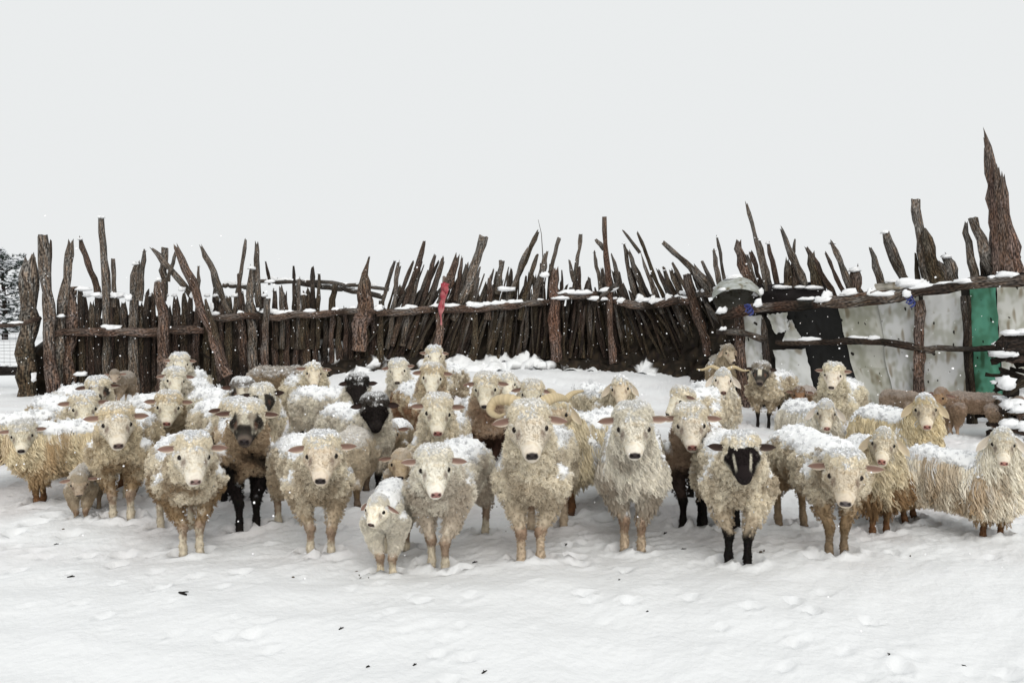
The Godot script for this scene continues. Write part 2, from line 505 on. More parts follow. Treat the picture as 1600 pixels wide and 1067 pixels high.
	for q in sh.v.size():
		var p := sh.v[q]
		var y := p.y / k
		var woolly := smoothstep(0.195, 0.245, y + 0.03 * noise.get_noise_3dv(p * 20.0))
		sh.w[q] = woolly
		var leg := legs * (1.0 + 0.2 * noise.get_noise_3dv(p * 25.0) + 0.2 * noise.get_noise_3dv(p * 70.0))
		if legs.g > 0.1:
			leg = leg.lerp(Color(0.27, 0.175, 0.12) if legs.r > 0.3 else dirty * 0.7, smoothstep(0.12, 0.165, y + 0.06 * noise.get_noise_3dv(p * 14.0 + off)) * smoothstep(0.25, 0.215, y + 0.03 * noise.get_noise_3dv(p * 30.0)) * 0.8)
		leg = leg.lerp(Color(0.06, 0.05, 0.045), smoothstep(0.045, 0.03, y) * 0.5)
		sh.c[q] = leg if woolly <= 0.0 else leg.lerp(wool_color.call(p, sh.n[q]), woolly)
	# the head, grown onto the same skin
	var hs := head_of(kind)
	var stretch := Vector3(0.90, 1.0, 1.04) if goat else Vector3(0.95, 1.0, 0.92) if lamb else Vector3.ONE
	var hb := Basis(Vector3.UP, turn + r.randf_range(-0.12, 0.12)) * Basis(Vector3.RIGHT, pitch + r.randf_range(-0.10, 0.10)) * Basis(Vector3.FORWARD, r.randf_range(-0.13, 0.13))
	var hx := Transform3D(hb * Basis.from_scale(stretch * hk), hp)
	var neck_end := sh.v.size()
	sh.merge(hs, hx)
	var muzzle := 0.140 if lamb else 0.170
	var face: String = d.get("face", "plain")
	var crown: Color = d.get("crown", wool)
	for q in hs.v.size():
		var c := face_color(hs.v[q], face, skin, nose, muzzle)
		var up := sh.n[neck_end + q].y
		if hs.w[q] > 0.0 and not (lamb and face == "tan"): c = c.lerp(crown.lerp(Color(0.88, 0.89, 0.905), smoothstep(0.5, 0.9, up) * snow * 0.9), hs.w[q])
		sh.c[neck_end + q] = c
	var ears_from := sh.v.size()
	var ex := Transform3D(Basis(Vector3.UP, turn) * Basis.from_scale(Vector3.ONE * hk), hp)
	var lop: bool = d.get("lop", goat)
	var dark_face := face == "black" or face == "blaze" or face == "mask"
	var outer := Color(0.03, 0.025, 0.022) if dark_face else crown * 0.9
	var inner := Color(0.05, 0.035, 0.03) if dark_face else Color(0.25, 0.155, 0.125)
	if face == "speckled": inner = Color(0.12, 0.07, 0.055)
	outer = d.get("ears", outer)
	for q in [-1.0, 1.0]:
		var root_at := (hb * Vector3(q * 0.074, 0.030, -0.012))
		var droop: float = d.get("droop", 0.14) + r.randf_range(-0.10, 0.12)
		var e := Transform3D(ex.basis, hp + root_at * hk)
		if lop:
			ear(sh, e, q, 0.150, 0.062, Vector3(q * 0.62, -0.80, 0.12), Vector3(-q * 0.15, 0.2, 1), outer, outer.lerp(inner, 0.4))
		else:
			ear(sh, e, q, 0.112, 0.052, Vector3(q, -droop, -0.12), Vector3(0, -0.25, 1), outer, inner)
	put("body", sh.mesh(), M.skin, root)
	for q in [-1.0, 1.0]:
		put("eye", M.eyeball, M.eye, root, Transform3D(hb * Basis.from_scale(Vector3.ONE * hk * 1.12), hx * Vector3(q * EYE_AT.x, EYE_AT.y, EYE_AT.z)))
	# snow settled on the back
	var lie := PackedFloat32Array()
	lie.resize(sh.v.size())
	for q in neck_end:
		var p := sh.v[q]
		lie[q] = smoothstep(0.34, 0.72, sh.n[q].y + 0.34 * noise.get_noise_3dv(p * 6.0 + off) + 0.26 * noise.get_noise_3dv(p * 20.0 + off) + (0.12 if p.y / k > 0.5 else 0.0)) * minf(snow, 1.0) * smoothstep(0.40, 0.48, p.y / k) * smoothstep(0.1, 0.4, sh.n[q].y) if snow > 0.3 else 0.0
	if snow > 0.3:
		var shell := Shape.new()
		var map := {}
		for q in range(0, sh.i.size(), 3):
			if sh.i[q] >= neck_end: break
			if maxf(lie[sh.i[q]], maxf(lie[sh.i[q + 1]], lie[sh.i[q + 2]])) < 0.25: continue
			for e in 3:
				var vi := sh.i[q + e]
				if not map.has(vi):
					var p := sh.v[vi]
					var deep := smoothstep(0.2, 0.85, lie[vi]) * (0.75 + 0.35 * noise.get_noise_3dv(p * 16.0 + off) + 0.30 * noise.get_noise_3dv(p * 42.0 + off))
					map[vi] = shell.add(p + sh.n[vi] * (0.024 * k * deep - 0.004), Color(0.87, 0.875, 0.88))
				shell.i.append(map[vi])
		if shell.v.size(): put("snow_cover", shell.mesh(), M.snow, root)
	# the fleece
	var places: Array[Transform3D] = []
	var tints := PackedColorArray()
	var clods: Array[Transform3D] = []
	var clod_tints := PackedColorArray()
	var size: float = (0.022 if lamb else 0.031) * k * clampf(215.0 / s, 1.0, 1.45)
	if goat and long == 0.0: size *= 1.3
	var density: float = 4.2 / (size * size) * (1.5 if lamb else 1.0)
	var due := 0.0
	var owed := 0.0
	for q in range(0, sh.i.size(), 3):
		var i0 := sh.i[q]
		var i1 := sh.i[q + 1]
		var i2 := sh.i[q + 2]
		var wl := (sh.w[i0] + sh.w[i1] + sh.w[i2]) / 3.0
		if s > 185.0 and wl < 0.6 and i0 < ears_from:
			var hair := (0.0078 if i0 >= neck_end else 0.011) * hk
			owed += (sh.v[i1] - sh.v[i0]).cross(sh.v[i2] - sh.v[i0]).length() * 0.5 * 1.5 / (hair * hair) * (1.0 - wl)
			var tone := (sh.c[i0] + sh.c[i1] + sh.c[i2]) / 3.0
			var n0 := sh.n[i0]
			if i0 >= neck_end and (sh.v[i0] - hp).dot(hb.z) > 0.135 * hk: owed = minf(owed, 0.4)
			while owed > 1.0:
				owed -= 1.0
				var u := r.randf()
				var w := r.randf() * (1.0 - u)
				var lay: Vector3 = n0 * 0.42 + (hb * Vector3(0, -0.25, 0.55) if i0 >= neck_end else Vector3.DOWN * 0.8) + Vector3(r.randf_range(-1, 1), r.randf_range(-1, 1), r.randf_range(-1, 1)) * 0.3
				var hb2 := frame_of(lay.normalized()) * Basis(Vector3.UP, r.randf() * TAU)
				var hl := hair * r.randf_range(0.7, 1.3)
				places.append(Transform3D(Basis(hb2.x * hl * 0.8, hb2.y * hl, hb2.z * hl * 0.8), sh.v[i0] + (sh.v[i1] - sh.v[i0]) * u + (sh.v[i2] - sh.v[i0]) * w - n0 * hair * 0.25))
				var tint := tone * r.randf_range(0.82, 1.15)
				tint.a = 1.0
				tints.append(tint)
		if wl <= 0.02: continue
		var v0 := sh.v[i0]
		var e1 := sh.v[i1] - v0
		var e2 := sh.v[i2] - v0
		var on_head := i0 >= neck_end
		due += e1.cross(e2).length() * 0.5 * density * wl * (3.4 if on_head else 1.0)
		while due > 0.0:
			due -= 1.0
			var u := r.randf()
			var w := r.randf()
			if u + w > 1.0:
				u = 1.0 - u
				w = 1.0 - w
			var p := v0 + e1 * u + e2 * w
			var n := sh.n[i0]
			var y := p.y / k
			var len := size * r.randf_range(0.75, 1.3) * (0.42 if on_head else 1.0)
			if not on_head: len *= lerpf(0.5, 1.0, smoothstep(0.26, 0.44, y))
			var wide := len * r.randf_range(0.8, 1.15)
			var dir: Vector3
			var clump := cells.get_noise_3dv(p / k * 20.0 + off)
			if long > 0.0 and not on_head and n.y < 0.75:
				len = long * r.randf_range(0.7, 1.25) * lerpf(0.42, 1.0, smoothstep(0.24, 0.46, y))
				wide = len * r.randf_range(0.26, 0.38) * clampf(0.12 / long, 0.8, 1.4)
				dir = n * 0.22 + Vector3.DOWN + Vector3(r.randf_range(-1, 1), 0, r.randf_range(-1, 1)) * 0.14
				p += n * 0.01
			else:
				dir = n * 0.9 + Vector3.DOWN * 0.45 + Vector3(r.randf_range(-1, 1), r.randf_range(-1, 1), r.randf_range(-1, 1)) * 0.65
				if on_head and goat: dir = n * 0.5 + hb * Vector3(0, -0.3, 0.7)
				p += n * (-0.30 - clump * 0.9) * size * (0.2 if on_head else 0.8)
			var n3 := noise.get_noise_3dv(p * 24.0 + off)
			var lying := lie[i0] if not on_head else smoothstep(0.15, 0.75, n.y + n3 * 0.5) * snow * 0.62
			var white := Color(1.0, 1.0, 1.0) * r.randf_range(0.96, 1.02)
			white.a = 1.0
			if r.randf() < (0.30 * lying if on_head else 0.9 * lying * (1.0 - lying) + 0.10 * lying) or (n.y > -0.3 and r.randf() < 0.014 * snow):
				var cs := size * r.randf_range(0.20, 0.42) * (0.62 if on_head else 1.0) * (1.0 if lying > 0.3 else 0.45)
				clods.append(Transform3D(Basis.from_euler(Vector3(r.randf(), r.randf(), r.randf()) * TAU) * Basis.from_scale(Vector3(1.0, 0.75, 1.1) * cs), p + n * size * (0.12 if on_head else 0.30)))
				clod_tints.append(white)
			if not on_head and r.randf() < smoothstep(0.45, 1.0, lying) * 0.93: continue
			var bs := frame_of(dir.normalized()) * Basis(Vector3.UP, r.randf() * TAU)
			places.append(Transform3D(Basis(bs.x * wide, bs.y * len, bs.z * wide), p))
			var c: Color = crown.lerp(Color(0.86, 0.865, 0.87), lying * 1.2) if on_head else wool_color.call(p, n)
			c *= r.randf_range(0.84, 1.10)
			c.a = 1.0
			tints.append(c)
	if clods.size(): many("snow_clods", lumps[int(d.top) % 5], M.flake, clods, clod_tints, root)
	many("fleece", locks[0] if long > 0.0 else curls[int(d.px) % 3], M.wool, places, tints, root)
	if d.has("horns"):
		var hc := Color(0.62, 0.50, 0.31)
		for q in [-1.0, 1.0]:
			var path := PackedVector3Array()
			for p in (d.horns_right if q > 0.0 and d.has("horns_right") else d.horns): path.append(Vector3(p.x * q, p.y, p.z))
			horn(root, "horn", path, d.get("horn_r", 0.03), Transform3D(Basis(Vector3.UP, turn) * Basis.from_scale(Vector3.ONE * hk), hp), hc)
	return root


# ---------------------------------------------------------------- materials
func texture(w: int, h: int, f: Callable) -> ImageTexture:
	var im := Image.create(w, h, false, Image.FORMAT_RGB8)
	for y in h:
		for x in w:
			im.set_pixel(x, y, f.call(float(x) / w, float(y) / h))
	return ImageTexture.create_from_image(im)

func ring(u: float, v: float, fu: float, fv: float, z: float) -> float:   # noise that closes on itself across u
	return noise.get_noise_3d(cos(TAU * u) * fu, sin(TAU * u) * fu + z, v * fv)

func plain(rough: float, tinted := true) -> StandardMaterial3D:
	var m := StandardMaterial3D.new()
	m.roughness = rough
	m.vertex_color_use_as_albedo = tinted
	m.metallic_specular = 0.35
	return m

func materials() -> void:
	M.skin = plain(0.9)
	M.skin.metallic_specular = 0.2
	M.wool = plain(1.0)
	M.wool.metallic_specular = 0.1
	M.eye = plain(0.12, false)
	M.eye.albedo_color = Color(0.10, 0.06, 0.035)
	M.horn = plain(0.55)
	M.snow = plain(0.85)
	M.snow.metallic_specular = 0.2
	var fine := FastNoiseLite.new()
	fine.seed = 3
	fine.frequency = 0.022
	fine.fractal_octaves = 4
	var crust := NoiseTexture2D.new()
	crust.width = 512; crust.height = 512
	crust.seamless = true
	crust.noise = fine
	M.snow.uv1_triplanar = true
	M.snow.uv1_world_triplanar = true
	M.snow.uv1_scale = Vector3.ONE * 1.7
	M.snow.heightmap_enabled = true
	M.snow.heightmap_texture = crust
	M.snow.heightmap_scale = 0.35
	M.flake = plain(1.0)
	M.dark = plain(0.95)
	M.wire = plain(0.6)
	M.wire.metallic = 0.4
	var grain := texture(128, 512, func(u, v):
		var a := ring(u, v, 3.2, 3.0, 0.0)
		var b := ring(u, v, 9.0, 5.0, 40.0)
		var crack := smoothstep(0.16, 0.02, absf(ring(u, v, 2.6, 1.2, 80.0))) * smoothstep(-0.1, 0.3, ring(u, v, 1.0, 4.0, 20.0))
		var bark := ring(u, v, 1.6, 14.0, 33.0)
		var g := clampf(0.70 + 0.26 * a + 0.20 * b + 0.34 * bark - 0.5 * crack, 0.08, 1.0)
		var warm := smoothstep(-0.2, 0.35, ring(u, v, 1.2, 3.5, 60.0))
		return Color(g, g * lerpf(1.0, 0.93, warm), g * lerpf(1.0, 0.87, warm)))
	var relief := texture(128, 512, func(u, v):
		var g := clampf(0.55 + 0.2 * ring(u, v, 6.0, 3.0, 0.0) + 0.25 * ring(u, v, 10.0, 22.0, 9.0) + 0.35 * ring(u, v, 2.2, 16.0, 50.0) - 0.5 * smoothstep(0.16, 0.02, absf(ring(u, v, 2.6, 1.2, 80.0))), 0.0, 1.0)
		return Color(g, g, g))
	M.wood = plain(0.92)
	M.wood.albedo_texture = grain
	M.wood.heightmap_enabled = true
	M.wood.heightmap_texture = relief
	M.wood.heightmap_scale = 0.9
	M.sheet = plain(0.6)
	M.sheet.albedo_texture = texture(512, 512, func(u, v):
		var n := ring(u, v, 1.3, 5.0, 3.0) * 0.6 + ring(u, v, 4.0, 20.0, 5.0) * 0.4
		var c := Color(1, 1, 1).lerp(Color(0.84, 0.84, 0.80), smoothstep(-0.3, 0.5, n))
		c = c.lerp(Color(0.55, 0.48, 0.38), smoothstep(0.40, 0.9, ring(u, v, 3.0, 6.0, 20.0) + 0.3 * n) * 0.6)
		c = c.lerp(Color(0.16, 0.14, 0.12), smoothstep(0.80, 0.88, ring(u, v, 5.0, 22.0, 31.0) + 0.2 * n))
		return c)
	var ball := SphereMesh.new()
	ball.radius = 0.0125; ball.height = 0.025; ball.radial_segments = 14; ball.rings = 8
	M.eyeball = ball
	for q in 3: curls.append(lock_mesh(8, 6, 0.27, 0.24, 11 + q))
	locks.append(lock_mesh(15, 9, 0.30, 0.66, 5))


# ---------------------------------------------------------------- the snow-covered ground
func ground_at(x: float, z: float) -> float:
	var h := 0.030 * noise.get_noise_2d(x * 0.55, z * 0.55) + 0.014 * noise.get_noise_2d(x * 2.1 + 50.0, z * 2.1)
	h += 0.36 * smoothstep(-10.2, -13.0, z) * smoothstep(-5.0, -2.2, x) * smoothstep(6.0, 2.5, x)
	h += smoothstep(-18.0, -140.0, z) * 0.9
	return h

func spaced(limits: Array) -> PackedFloat32Array:           # [start, [end, step], [end, step] ...]
	var out := PackedFloat32Array([limits[0]])
	for k in range(1, limits.size()):
		var n := maxi(1, roundi(absf(limits[k][0] - out[-1]) / limits[k][1]))
		var from := out[-1]
		for q in n: out.append(lerpf(from, limits[k][0], float(q + 1) / n))
	return out

func ground() -> void:
	var xs := spaced([-420.0, [-60.0, 60.0], [-16.0, 4.0], [-6.5, 0.30], [-3.6, 0.045], [3.6, 0.030], [6.5, 0.045], [16.0, 0.30], [60.0, 4.0], [420.0, 60.0]])
	var zs := spaced([60.0, [6.0, 9.0], [-1.5, 0.5], [-5.2, 0.026], [-9.0, 0.042], [-14.0, 0.08], [-20.0, 0.5], [-60.0, 4.0], [-420.0, 60.0]])
	var nx := xs.size()
	var nz := zs.size()
	var h := PackedFloat32Array()
	h.resize(nx * nz)
	for b in nz:
		for a in nx:
			var y := ground_at(xs[a], zs[b])
			if absf(xs[a]) < 8.0 and zs[b] > -15.0 and zs[b] < -1.0:
				var trod := smoothstep(-3.6, -4.6, zs[b])
				y += 0.0035 * noise.get_noise_2d(xs[a] * 7.0, zs[b] * 7.0) + (0.0016 + 0.0065 * trod) * noise.get_noise_2d(xs[a] * 17.0, zs[b] * 17.0) + (0.0016 + 0.0026 * trod) * noise.get_noise_2d(xs[a] * 29.0, zs[b] * 29.0)
			h[b * nx + a] = y
	var r := RandomNumberGenerator.new()
	r.seed = 5
	for q in 1500:                                            # trodden snow under and behind the flock
		dents.append(Vector4(r.randf_range(-6.0, 6.4), r.randf_range(-12.0, -3.95), r.randf_range(0.03, 0.07), r.randf_range(0.006, 0.036)))
	for q in 70:                                             # lines of old tracks in the foreground
		var p := Vector2(r.randf_range(-3.6, 3.6), r.randf_range(-4.4, -2.2))
		var dir := Vector2.from_angle(r.randf() * TAU) * 0.22
		for e in r.randi_range(1, 6):
			p += dir.rotated(r.randf_range(-0.5, 0.5))
			var size := r.randf_range(0.022, 0.05)
			dents.append(Vector4(p.x + r.randf_range(-0.06, 0.06), p.y, size, size * r.randf_range(0.15, 0.6)))
	for d in dents:
		var reach: float = d.z * 1.7
		var a0 := maxi(xs.bsearch(d.x - reach), 0)
		var a1 := mini(xs.bsearch(d.x + reach), nx)
		var b0 := 0
		var b1 := nz
		# zs runs backwards: search by hand
		var lo := 0
		var hi := nz
		while lo < hi:
			var mid := (lo + hi) / 2
			if zs[mid] > d.y + reach: lo = mid + 1
			else: hi = mid
		b0 = lo
		for b in range(b0, nz):
			if zs[b] < d.y - reach: break
			for a in range(a0, a1):
				var t: float = Vector2(xs[a] - d.x, zs[b] - d.y).length() / d.z
				if t < 1.7:
					h[b * nx + a] += -d.w * smoothstep(1.0, 0.55, t) + d.w * 0.42 * smoothstep(0.8, 1.1, t) * smoothstep(1.7, 1.15, t)
	var s := Shape.new()
	for b in nz:
		for a in nx:
			var x := xs[a]
			var z := zs[b]
			var greyed := smoothstep(-3.7, -4.8, z) * smoothstep(-13.0, -10.0, z) * (0.35 + 0.9 * noise.get_noise_2d(x * 1.3, z * 1.3 + 9.0)) if absf(x) < 9.0 and z < -3.0 and z > -15.0 else 0.0
			s.add(Vector3(x, h[b * nx + a], z), Color(0.785, 0.797, 0.81).lerp(Color(0.71, 0.695, 0.70), clampf(greyed, 0.0, 1.0)))  # snow tint shifts to grey lilac around the flock, uneven by noise
	for b in nz - 1:
		for a in nx - 1:
			var q := b * nx + a
			s.quad(q, q + nx, q + nx + 1, q + 1)
	s.smooth()
	if s.n[nx * 200 + 200].y < 0.0: push_error("ground upside down")
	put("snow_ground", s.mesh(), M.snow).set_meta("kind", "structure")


func setup() -> void:
	noise.noise_type = FastNoiseLite.TYPE_SIMPLEX_SMOOTH
	noise.frequency = 1.0
	noise.seed = 4
	noise.fractal_type = FastNoiseLite.FRACTAL_NONE
	cells.noise_type = FastNoiseLite.TYPE_CELLULAR
	cells.frequency = 1.0
	cells.seed = 9
	rng.seed = 77
	materials()


# ---------------------------------------------------------------- the flock, front row first
const CREAM := Color(0.92, 0.84, 0.68)
const YELLOW := Color(0.90, 0.79, 0.56)
const WHITE := Color(0.95, 0.90, 0.78)
const BUFF := Color(0.60, 0.50, 0.36)
const TAN := Color(0.42, 0.29, 0.19)
const BLACK := Color(0.016, 0.014, 0.013)
const BROWN := Color(0.20, 0.105, 0.055)
const PINK := Color(0.46, 0.22, 0.18)

func a(kind: String, px: float, top: float, s: float, yaw: float, label: String, more := {}) -> void:
	var d := {kind = kind, px = px, top = top, s = s, yaw = yaw, label = label}
	d.merge(more)
	animal(d)

func flock() -> void:
	var dark_legs := {legs = BLACK}
	# front row
	a("sheep", 828, 606, 300, -9, "big horned ram facing the camera in the middle of the front row", {wool = CREAM, dirt = 0.35, fat = 0.98, k = 1.06, head = 1.03, pitch = 40.0, snow = 0.9, skin = Color(0.72, 0.655, 0.55), horns = [Vector3(0.04, 0.088, -0.03), Vector3(0.10, 0.112, -0.04), Vector3(0.165, 0.100, -0.07), Vector3(0.185, 0.058, -0.05), Vector3(0.150, 0.040, 0.0), Vector3(0.115, 0.055, 0.03)], horns_right = [Vector3(0.04, 0.088, -0.03), Vector3(0.10, 0.118, -0.05), Vector3(0.155, 0.115, -0.10), Vector3(0.185, 0.09, -0.15)], horn_r = 0.025, legs = Color(0.56, 0.45, 0.33), droop = 0.35})
	a("sheep", 678, 671, 303, -17, "white faced ewe with pink ears standing behind the small white kid", {wool = WHITE, dirt = 0.32, dirty = Color(0.34, 0.22, 0.13), k = 0.97, skin = Color(0.82, 0.785, 0.69), nose = Color(0.34, 0.18, 0.16), head = 0.95})
	a("lamb", 590, 754, 312, -8, "small fluffy white kid in the front row, head turned a little to the left", {wool = WHITE, dirt = 0.12, k = 0.66, look = -24.0, reach = 0.6, skin = WHITE, nose = Color(0.10, 0.07, 0.06), fat = 0.84, head = 1.02, droop = 0.8, ears = WHITE, legs = Color(0.66, 0.58, 0.44), dirty = Color(0.22, 0.15, 0.09)})
	a("sheep", 503, 648, 286, 14, "round cream ewe with a black nose and snow thick on its back", {wool = CREAM, dirt = 0.45, snow = 1.35, k = 0.97, head = 1.03, skin = Color(0.72, 0.63, 0.51)})
	a("sheep", 299, 655, 288, 8, "snow covered ewe with brown stained front legs left of the black legged sheep", {wool = CREAM, dirt = 0.62, snow = 1.4, k = 0.95, head = 1.03, skin = Color(0.77, 0.72, 0.62), nose = Color(0.30, 0.20, 0.18)})
	a("sheep", 385, 609, 258, 5, "speckled faced sheep with brown chest and black lower legs", {wool = Color(0.74, 0.62, 0.45), dirt = 0.5, chest = 0.5, low = BLACK, legs = BLACK, face = "speckled", k = 1.02, snow = 1.1, fat = 0.88, dirty = Color(0.34, 0.21, 0.12), crown = CREAM})
	a("sheep", 180, 617, 251, -11, "cream ewe with dirty knees standing right of the little grey lamb", {wool = Color(0.88, 0.77, 0.57), dirt = 0.6, k = 1.02, skin = Color(0.71, 0.65, 0.545), nose = Color(0.13, 0.09, 0.08), fat = 0.92})
	a("sheep", 34, 646, 232, -72, "long fleeced sheep standing sideways at the left edge, face towards the camera", {wool = YELLOW, dirt = 0.55, dirty = Color(0.44, 0.29, 0.15), long = 0.11, look = 72.0, k = 0.9, pitch = 42.0, reach = 0.9, legs = BROWN, head = 0.86, crown = WHITE})
	a("sheep", -78, 640, 220, -80, "snowy rump of a sheep cut off by the left edge of the picture", {wool = YELLOW, dirt = 0.7, k = 0.9, long = 0.09, legs = BROWN})
	a("lamb", 122, 726, 250, -10, "little grey beige lamb standing alone in front of the long fleeced sheep", {wool = Color(0.64, 0.55, 0.42), dirt = 0.35, k = 0.50, skin = Color(0.52, 0.43, 0.33), pitch = 62.0, snow = 0.5, legs = Color(0.42, 0.34, 0.24)})
	a("sheep", 990, 610, 282, 0, "broad white ewe with long straight chest wool right of the ram", {wool = WHITE, dirt = 0.42, dirty = Color(0.20, 0.13, 0.075), k = 1.04, fat = 1.02, skin = Color(0.80, 0.755, 0.655), head = 1.03, long = 0.065, legs = Color(0.55, 0.44, 0.32)})
	a("sheep", 1080, 612, 254, -7, "brown chested sheep with slim black legs behind the dark faced ewe", {wool = Color(0.82, 0.73, 0.57), dirt = 0.4, chest = 0.75, low = Color(0.07, 0.05, 0.04), legs = BLACK, k = 1.03, fat = 0.82, skin = Color(0.71, 0.65, 0.55), nose = Color(0.30, 0.14, 0.12), crown = CREAM, dirty = Color(0.33, 0.20, 0.13)})
	a("sheep", 1160, 656, 301, 9, "dark faced ewe with pale cheek stripes and black legs in the front row", {wool = CREAM, dirt = 0.4, snow = 1.3, legs = BLACK, face = "blaze", k = 1.0, head = 0.92, ears = Color(0.14, 0.10, 0.085)})
	a("sheep", 1322, 688, 291, 26, "ewe with lowered head and dark dirty legs on the right of the front row", {wool = CREAM, dirt = 0.6, snow = 1.3, k = 0.98, head = 1.03, nose = Color(0.13, 0.11, 0.11), legs = Color(0.24, 0.18, 0.12), reach = 1.05, fat = 1.05, skin = Color(0.66, 0.58, 0.46)})
	a("goat", 1568, 655, 273, 64, "long haired lop eared goat standing sideways at the right edge", {wool = Color(0.94, 0.88, 0.74), dirt = 0.6, dirty = Color(0.48, 0.33, 0.185), long = 0.13, k = 0.80, skin = Color(0.76, 0.70, 0.58), nose = PINK, pitch = 38.0, legs = BROWN, reach = 0.8})
	a("goat", 1382, 651, 262, 14, "long haired goat facing the camera behind the ewe with lowered head", {wool = Color(0.85, 0.75, 0.54), dirt = 0.85, dirty = Color(0.30, 0.19, 0.10), long = 0.12, k = 0.86, skin = Color(0.72, 0.65, 0.52), nose = PINK, pitch = 36.0, legs = BROWN})
	a("goat", 1447, 603, 216, 40, "lop eared goat with yellow chest and snow on its back, head highest at the right", {wool = Color(0.90, 0.78, 0.53), dirt = 0.35, long = 0.11, k = 0.95, snow = 1.3, skin = Color(0.74, 0.66, 0.52), nose = PINK, pitch = 38.0})
	# between the front row and the fence, from left to right
	a("sheep", 130, 604, 205, 23, "cream sheep with snowy back behind the long fleeced sheep", {wool = CREAM, dirt = 0.6, snow = 1.4, nose = Color(0.12, 0.09, 0.08)})
	a("sheep", 152, 580, 178, 20, "dark eyed speckled sheep by the left fence post", {wool = CREAM, dirt = 0.3, snow = 1.4, face = "speckled"})
	a("lamb", 178, 572, 112, -22, "grey brown lamb alone against the left part of the fence", {wool = Color(0.50, 0.42, 0.33), dirt = 0.3, k = 0.68, snow = 0.3, skin = Color(0.40, 0.33, 0.26)})
	a("sheep", 262, 599, 198, 17, "pink nosed brown chested sheep below the two stacked sheep heads", {wool = Color(0.84, 0.73, 0.54), dirt = 0.55, chest = 0.4, nose = Color(0.38, 0.17, 0.14)})
	a("sheep", 272, 563, 160, -20, "white sheep whose head overlaps the one behind it, by the fence", {wool = WHITE, dirt = 0.3, snow = 1.3, nose = Color(0.07, 0.05, 0.05)})
	a("sheep", 280, 542, 138, -16, "hindmost white sheep in front of the reddish fence post on the left", {wool = WHITE, dirt = 0.25, snow = 1.4})
	a("sheep", 378, 580, 180, 31, "grey masked sheep with pale snowy body left of the black headed pair", {wool = Color(0.90, 0.85, 0.71), dirt = 0.2, snow = 1.5, face = "speckled", ears = Color(0.2, 0.16, 0.14), crown = Color(0.3, 0.27, 0.24)})
	a("sheep", 409, 589, 190, 4, "dark masked sheep with white blaze and black ears behind the speckled sheep", {wool = CREAM, dirt = 0.3, face = "mask", crown = WHITE})
	a("sheep", 366, 611, 216, 16, "snow capped head with one dark ear just behind the speckled sheep", {wool = CREAM, dirt = 0.3, snow = 1.4, face = "speckled"})
	a("goat", 489, 560, 155, 14, "pale goat with wide level ears by the middle of the fence", {wool = Color(0.88, 0.80, 0.63), dirt = 0.2, lop = false, droop = 0.1, skin = Color(0.72, 0.64, 0.50), pitch = 40.0})
	a("sheep", 496, 602, 130, 82, "brown rump of a grazing sheep close to the fence", {wool = Color(0.36, 0.28, 0.19), dirt = 0.4, snow = 0.4})
	a("sheep", 558, 571, 172, 49, "black headed sheep with snow cap, the farther of two", {wool = WHITE, dirt = 0.25, snow = 1.3, face = "black", crown = Color(0.05, 0.045, 0.04), legs = BLACK})
	a("sheep", 585, 597, 216, 27, "black headed sheep with wide black ears, the nearer of two", {wool = WHITE, dirt = 0.3, chest = 0.08, face = "black", crown = Color(0.08, 0.07, 0.06), legs = BLACK})
	a("lamb", 609, 650, 204, -10, "lamb face peeping out right of the nearer black headed sheep", {wool = BUFF, dirt = 0.3, k = 0.68, skin = Color(0.45, 0.35, 0.25)})
	a("sheep", 622, 550, 147, -38, "white sheep standing sideways with a snowy back by the fence", {wool = WHITE, dirt = 0.4, snow = 1.4, nose = Color(0.1, 0.08, 0.07)})
	a("sheep", 678, 534, 130, -26, "farthest sheep of the flock, under the post with the red rag", {wool = CREAM, dirt = 0.5, snow = 1.4})
	a("sheep", 675, 562, 178, 20, "brown flanked sheep with woolly forehead behind the pale nosed ewe", {wool = Color(0.82, 0.71, 0.52), dirt = 0.7, dirty = Color(0.30, 0.17, 0.10), nose = Color(0.36, 0.24, 0.2), legs = BROWN})
	a("sheep", 683, 599, 238, -6, "pale ewe with a black bordered face right behind the white faced ewe", {wool = CREAM, dirt = 0.4, nose = Color(0.36, 0.15, 0.13)})
	a("lamb", 626, 690, 246, -14, "slim beige lamb with a dark muzzle beside the white faced ewe", {wool = Color(0.78, 0.66, 0.50), dirt = 0.3, k = 0.66, skin = Color(0.58, 0.47, 0.33), nose = Color(0.05, 0.04, 0.04), snow = 0.4, face = "plain", fat = 0.7})
	a("lamb", 574, 706, 218, 168, "back of a cream lamb half hidden behind the round ewe", {wool = Color(0.84, 0.74, 0.58), dirt = 0.3, k = 0.74, look = 0.0, snow = 0.6, legs = Color(0.2, 0.15, 0.11)})
	a("sheep", 760, 568, 203, 7, "tall sheep with dark red brown breast left of the ram", {wool = Color(0.82, 0.72, 0.55), dirt = 0.5, chest = 0.6, dirty = Color(0.33, 0.18, 0.11), low = Color(0.06, 0.035, 0.025), legs = Color(0.10, 0.06, 0.045), snow = 1.1, crown = CREAM})
	a("goat", 793, 572, 165, -4, "pale goat head showing between the tall brown sheep and the ram", {wool = WHITE, dirt = 0.2})
	a("sheep", 831, 580, 186, 8, "woolly crown of a sheep directly behind the ram", {wool = CREAM, dirt = 0.2})
	a("goat", 874, 611, 238, -36, "long haired goat with a slanting horn half hidden by the ram", {wool = Color(0.92, 0.82, 0.60), dirt = 0.25, long = 0.14, k = 1.0, look = 14.0, horns = [Vector3(0.03, 0.08, -0.03), Vector3(0.07, 0.12, -0.06), Vector3(0.13, 0.135, -0.11)], horn_r = 0.018, legs = BROWN, skin = Color(0.66, 0.56, 0.42)})
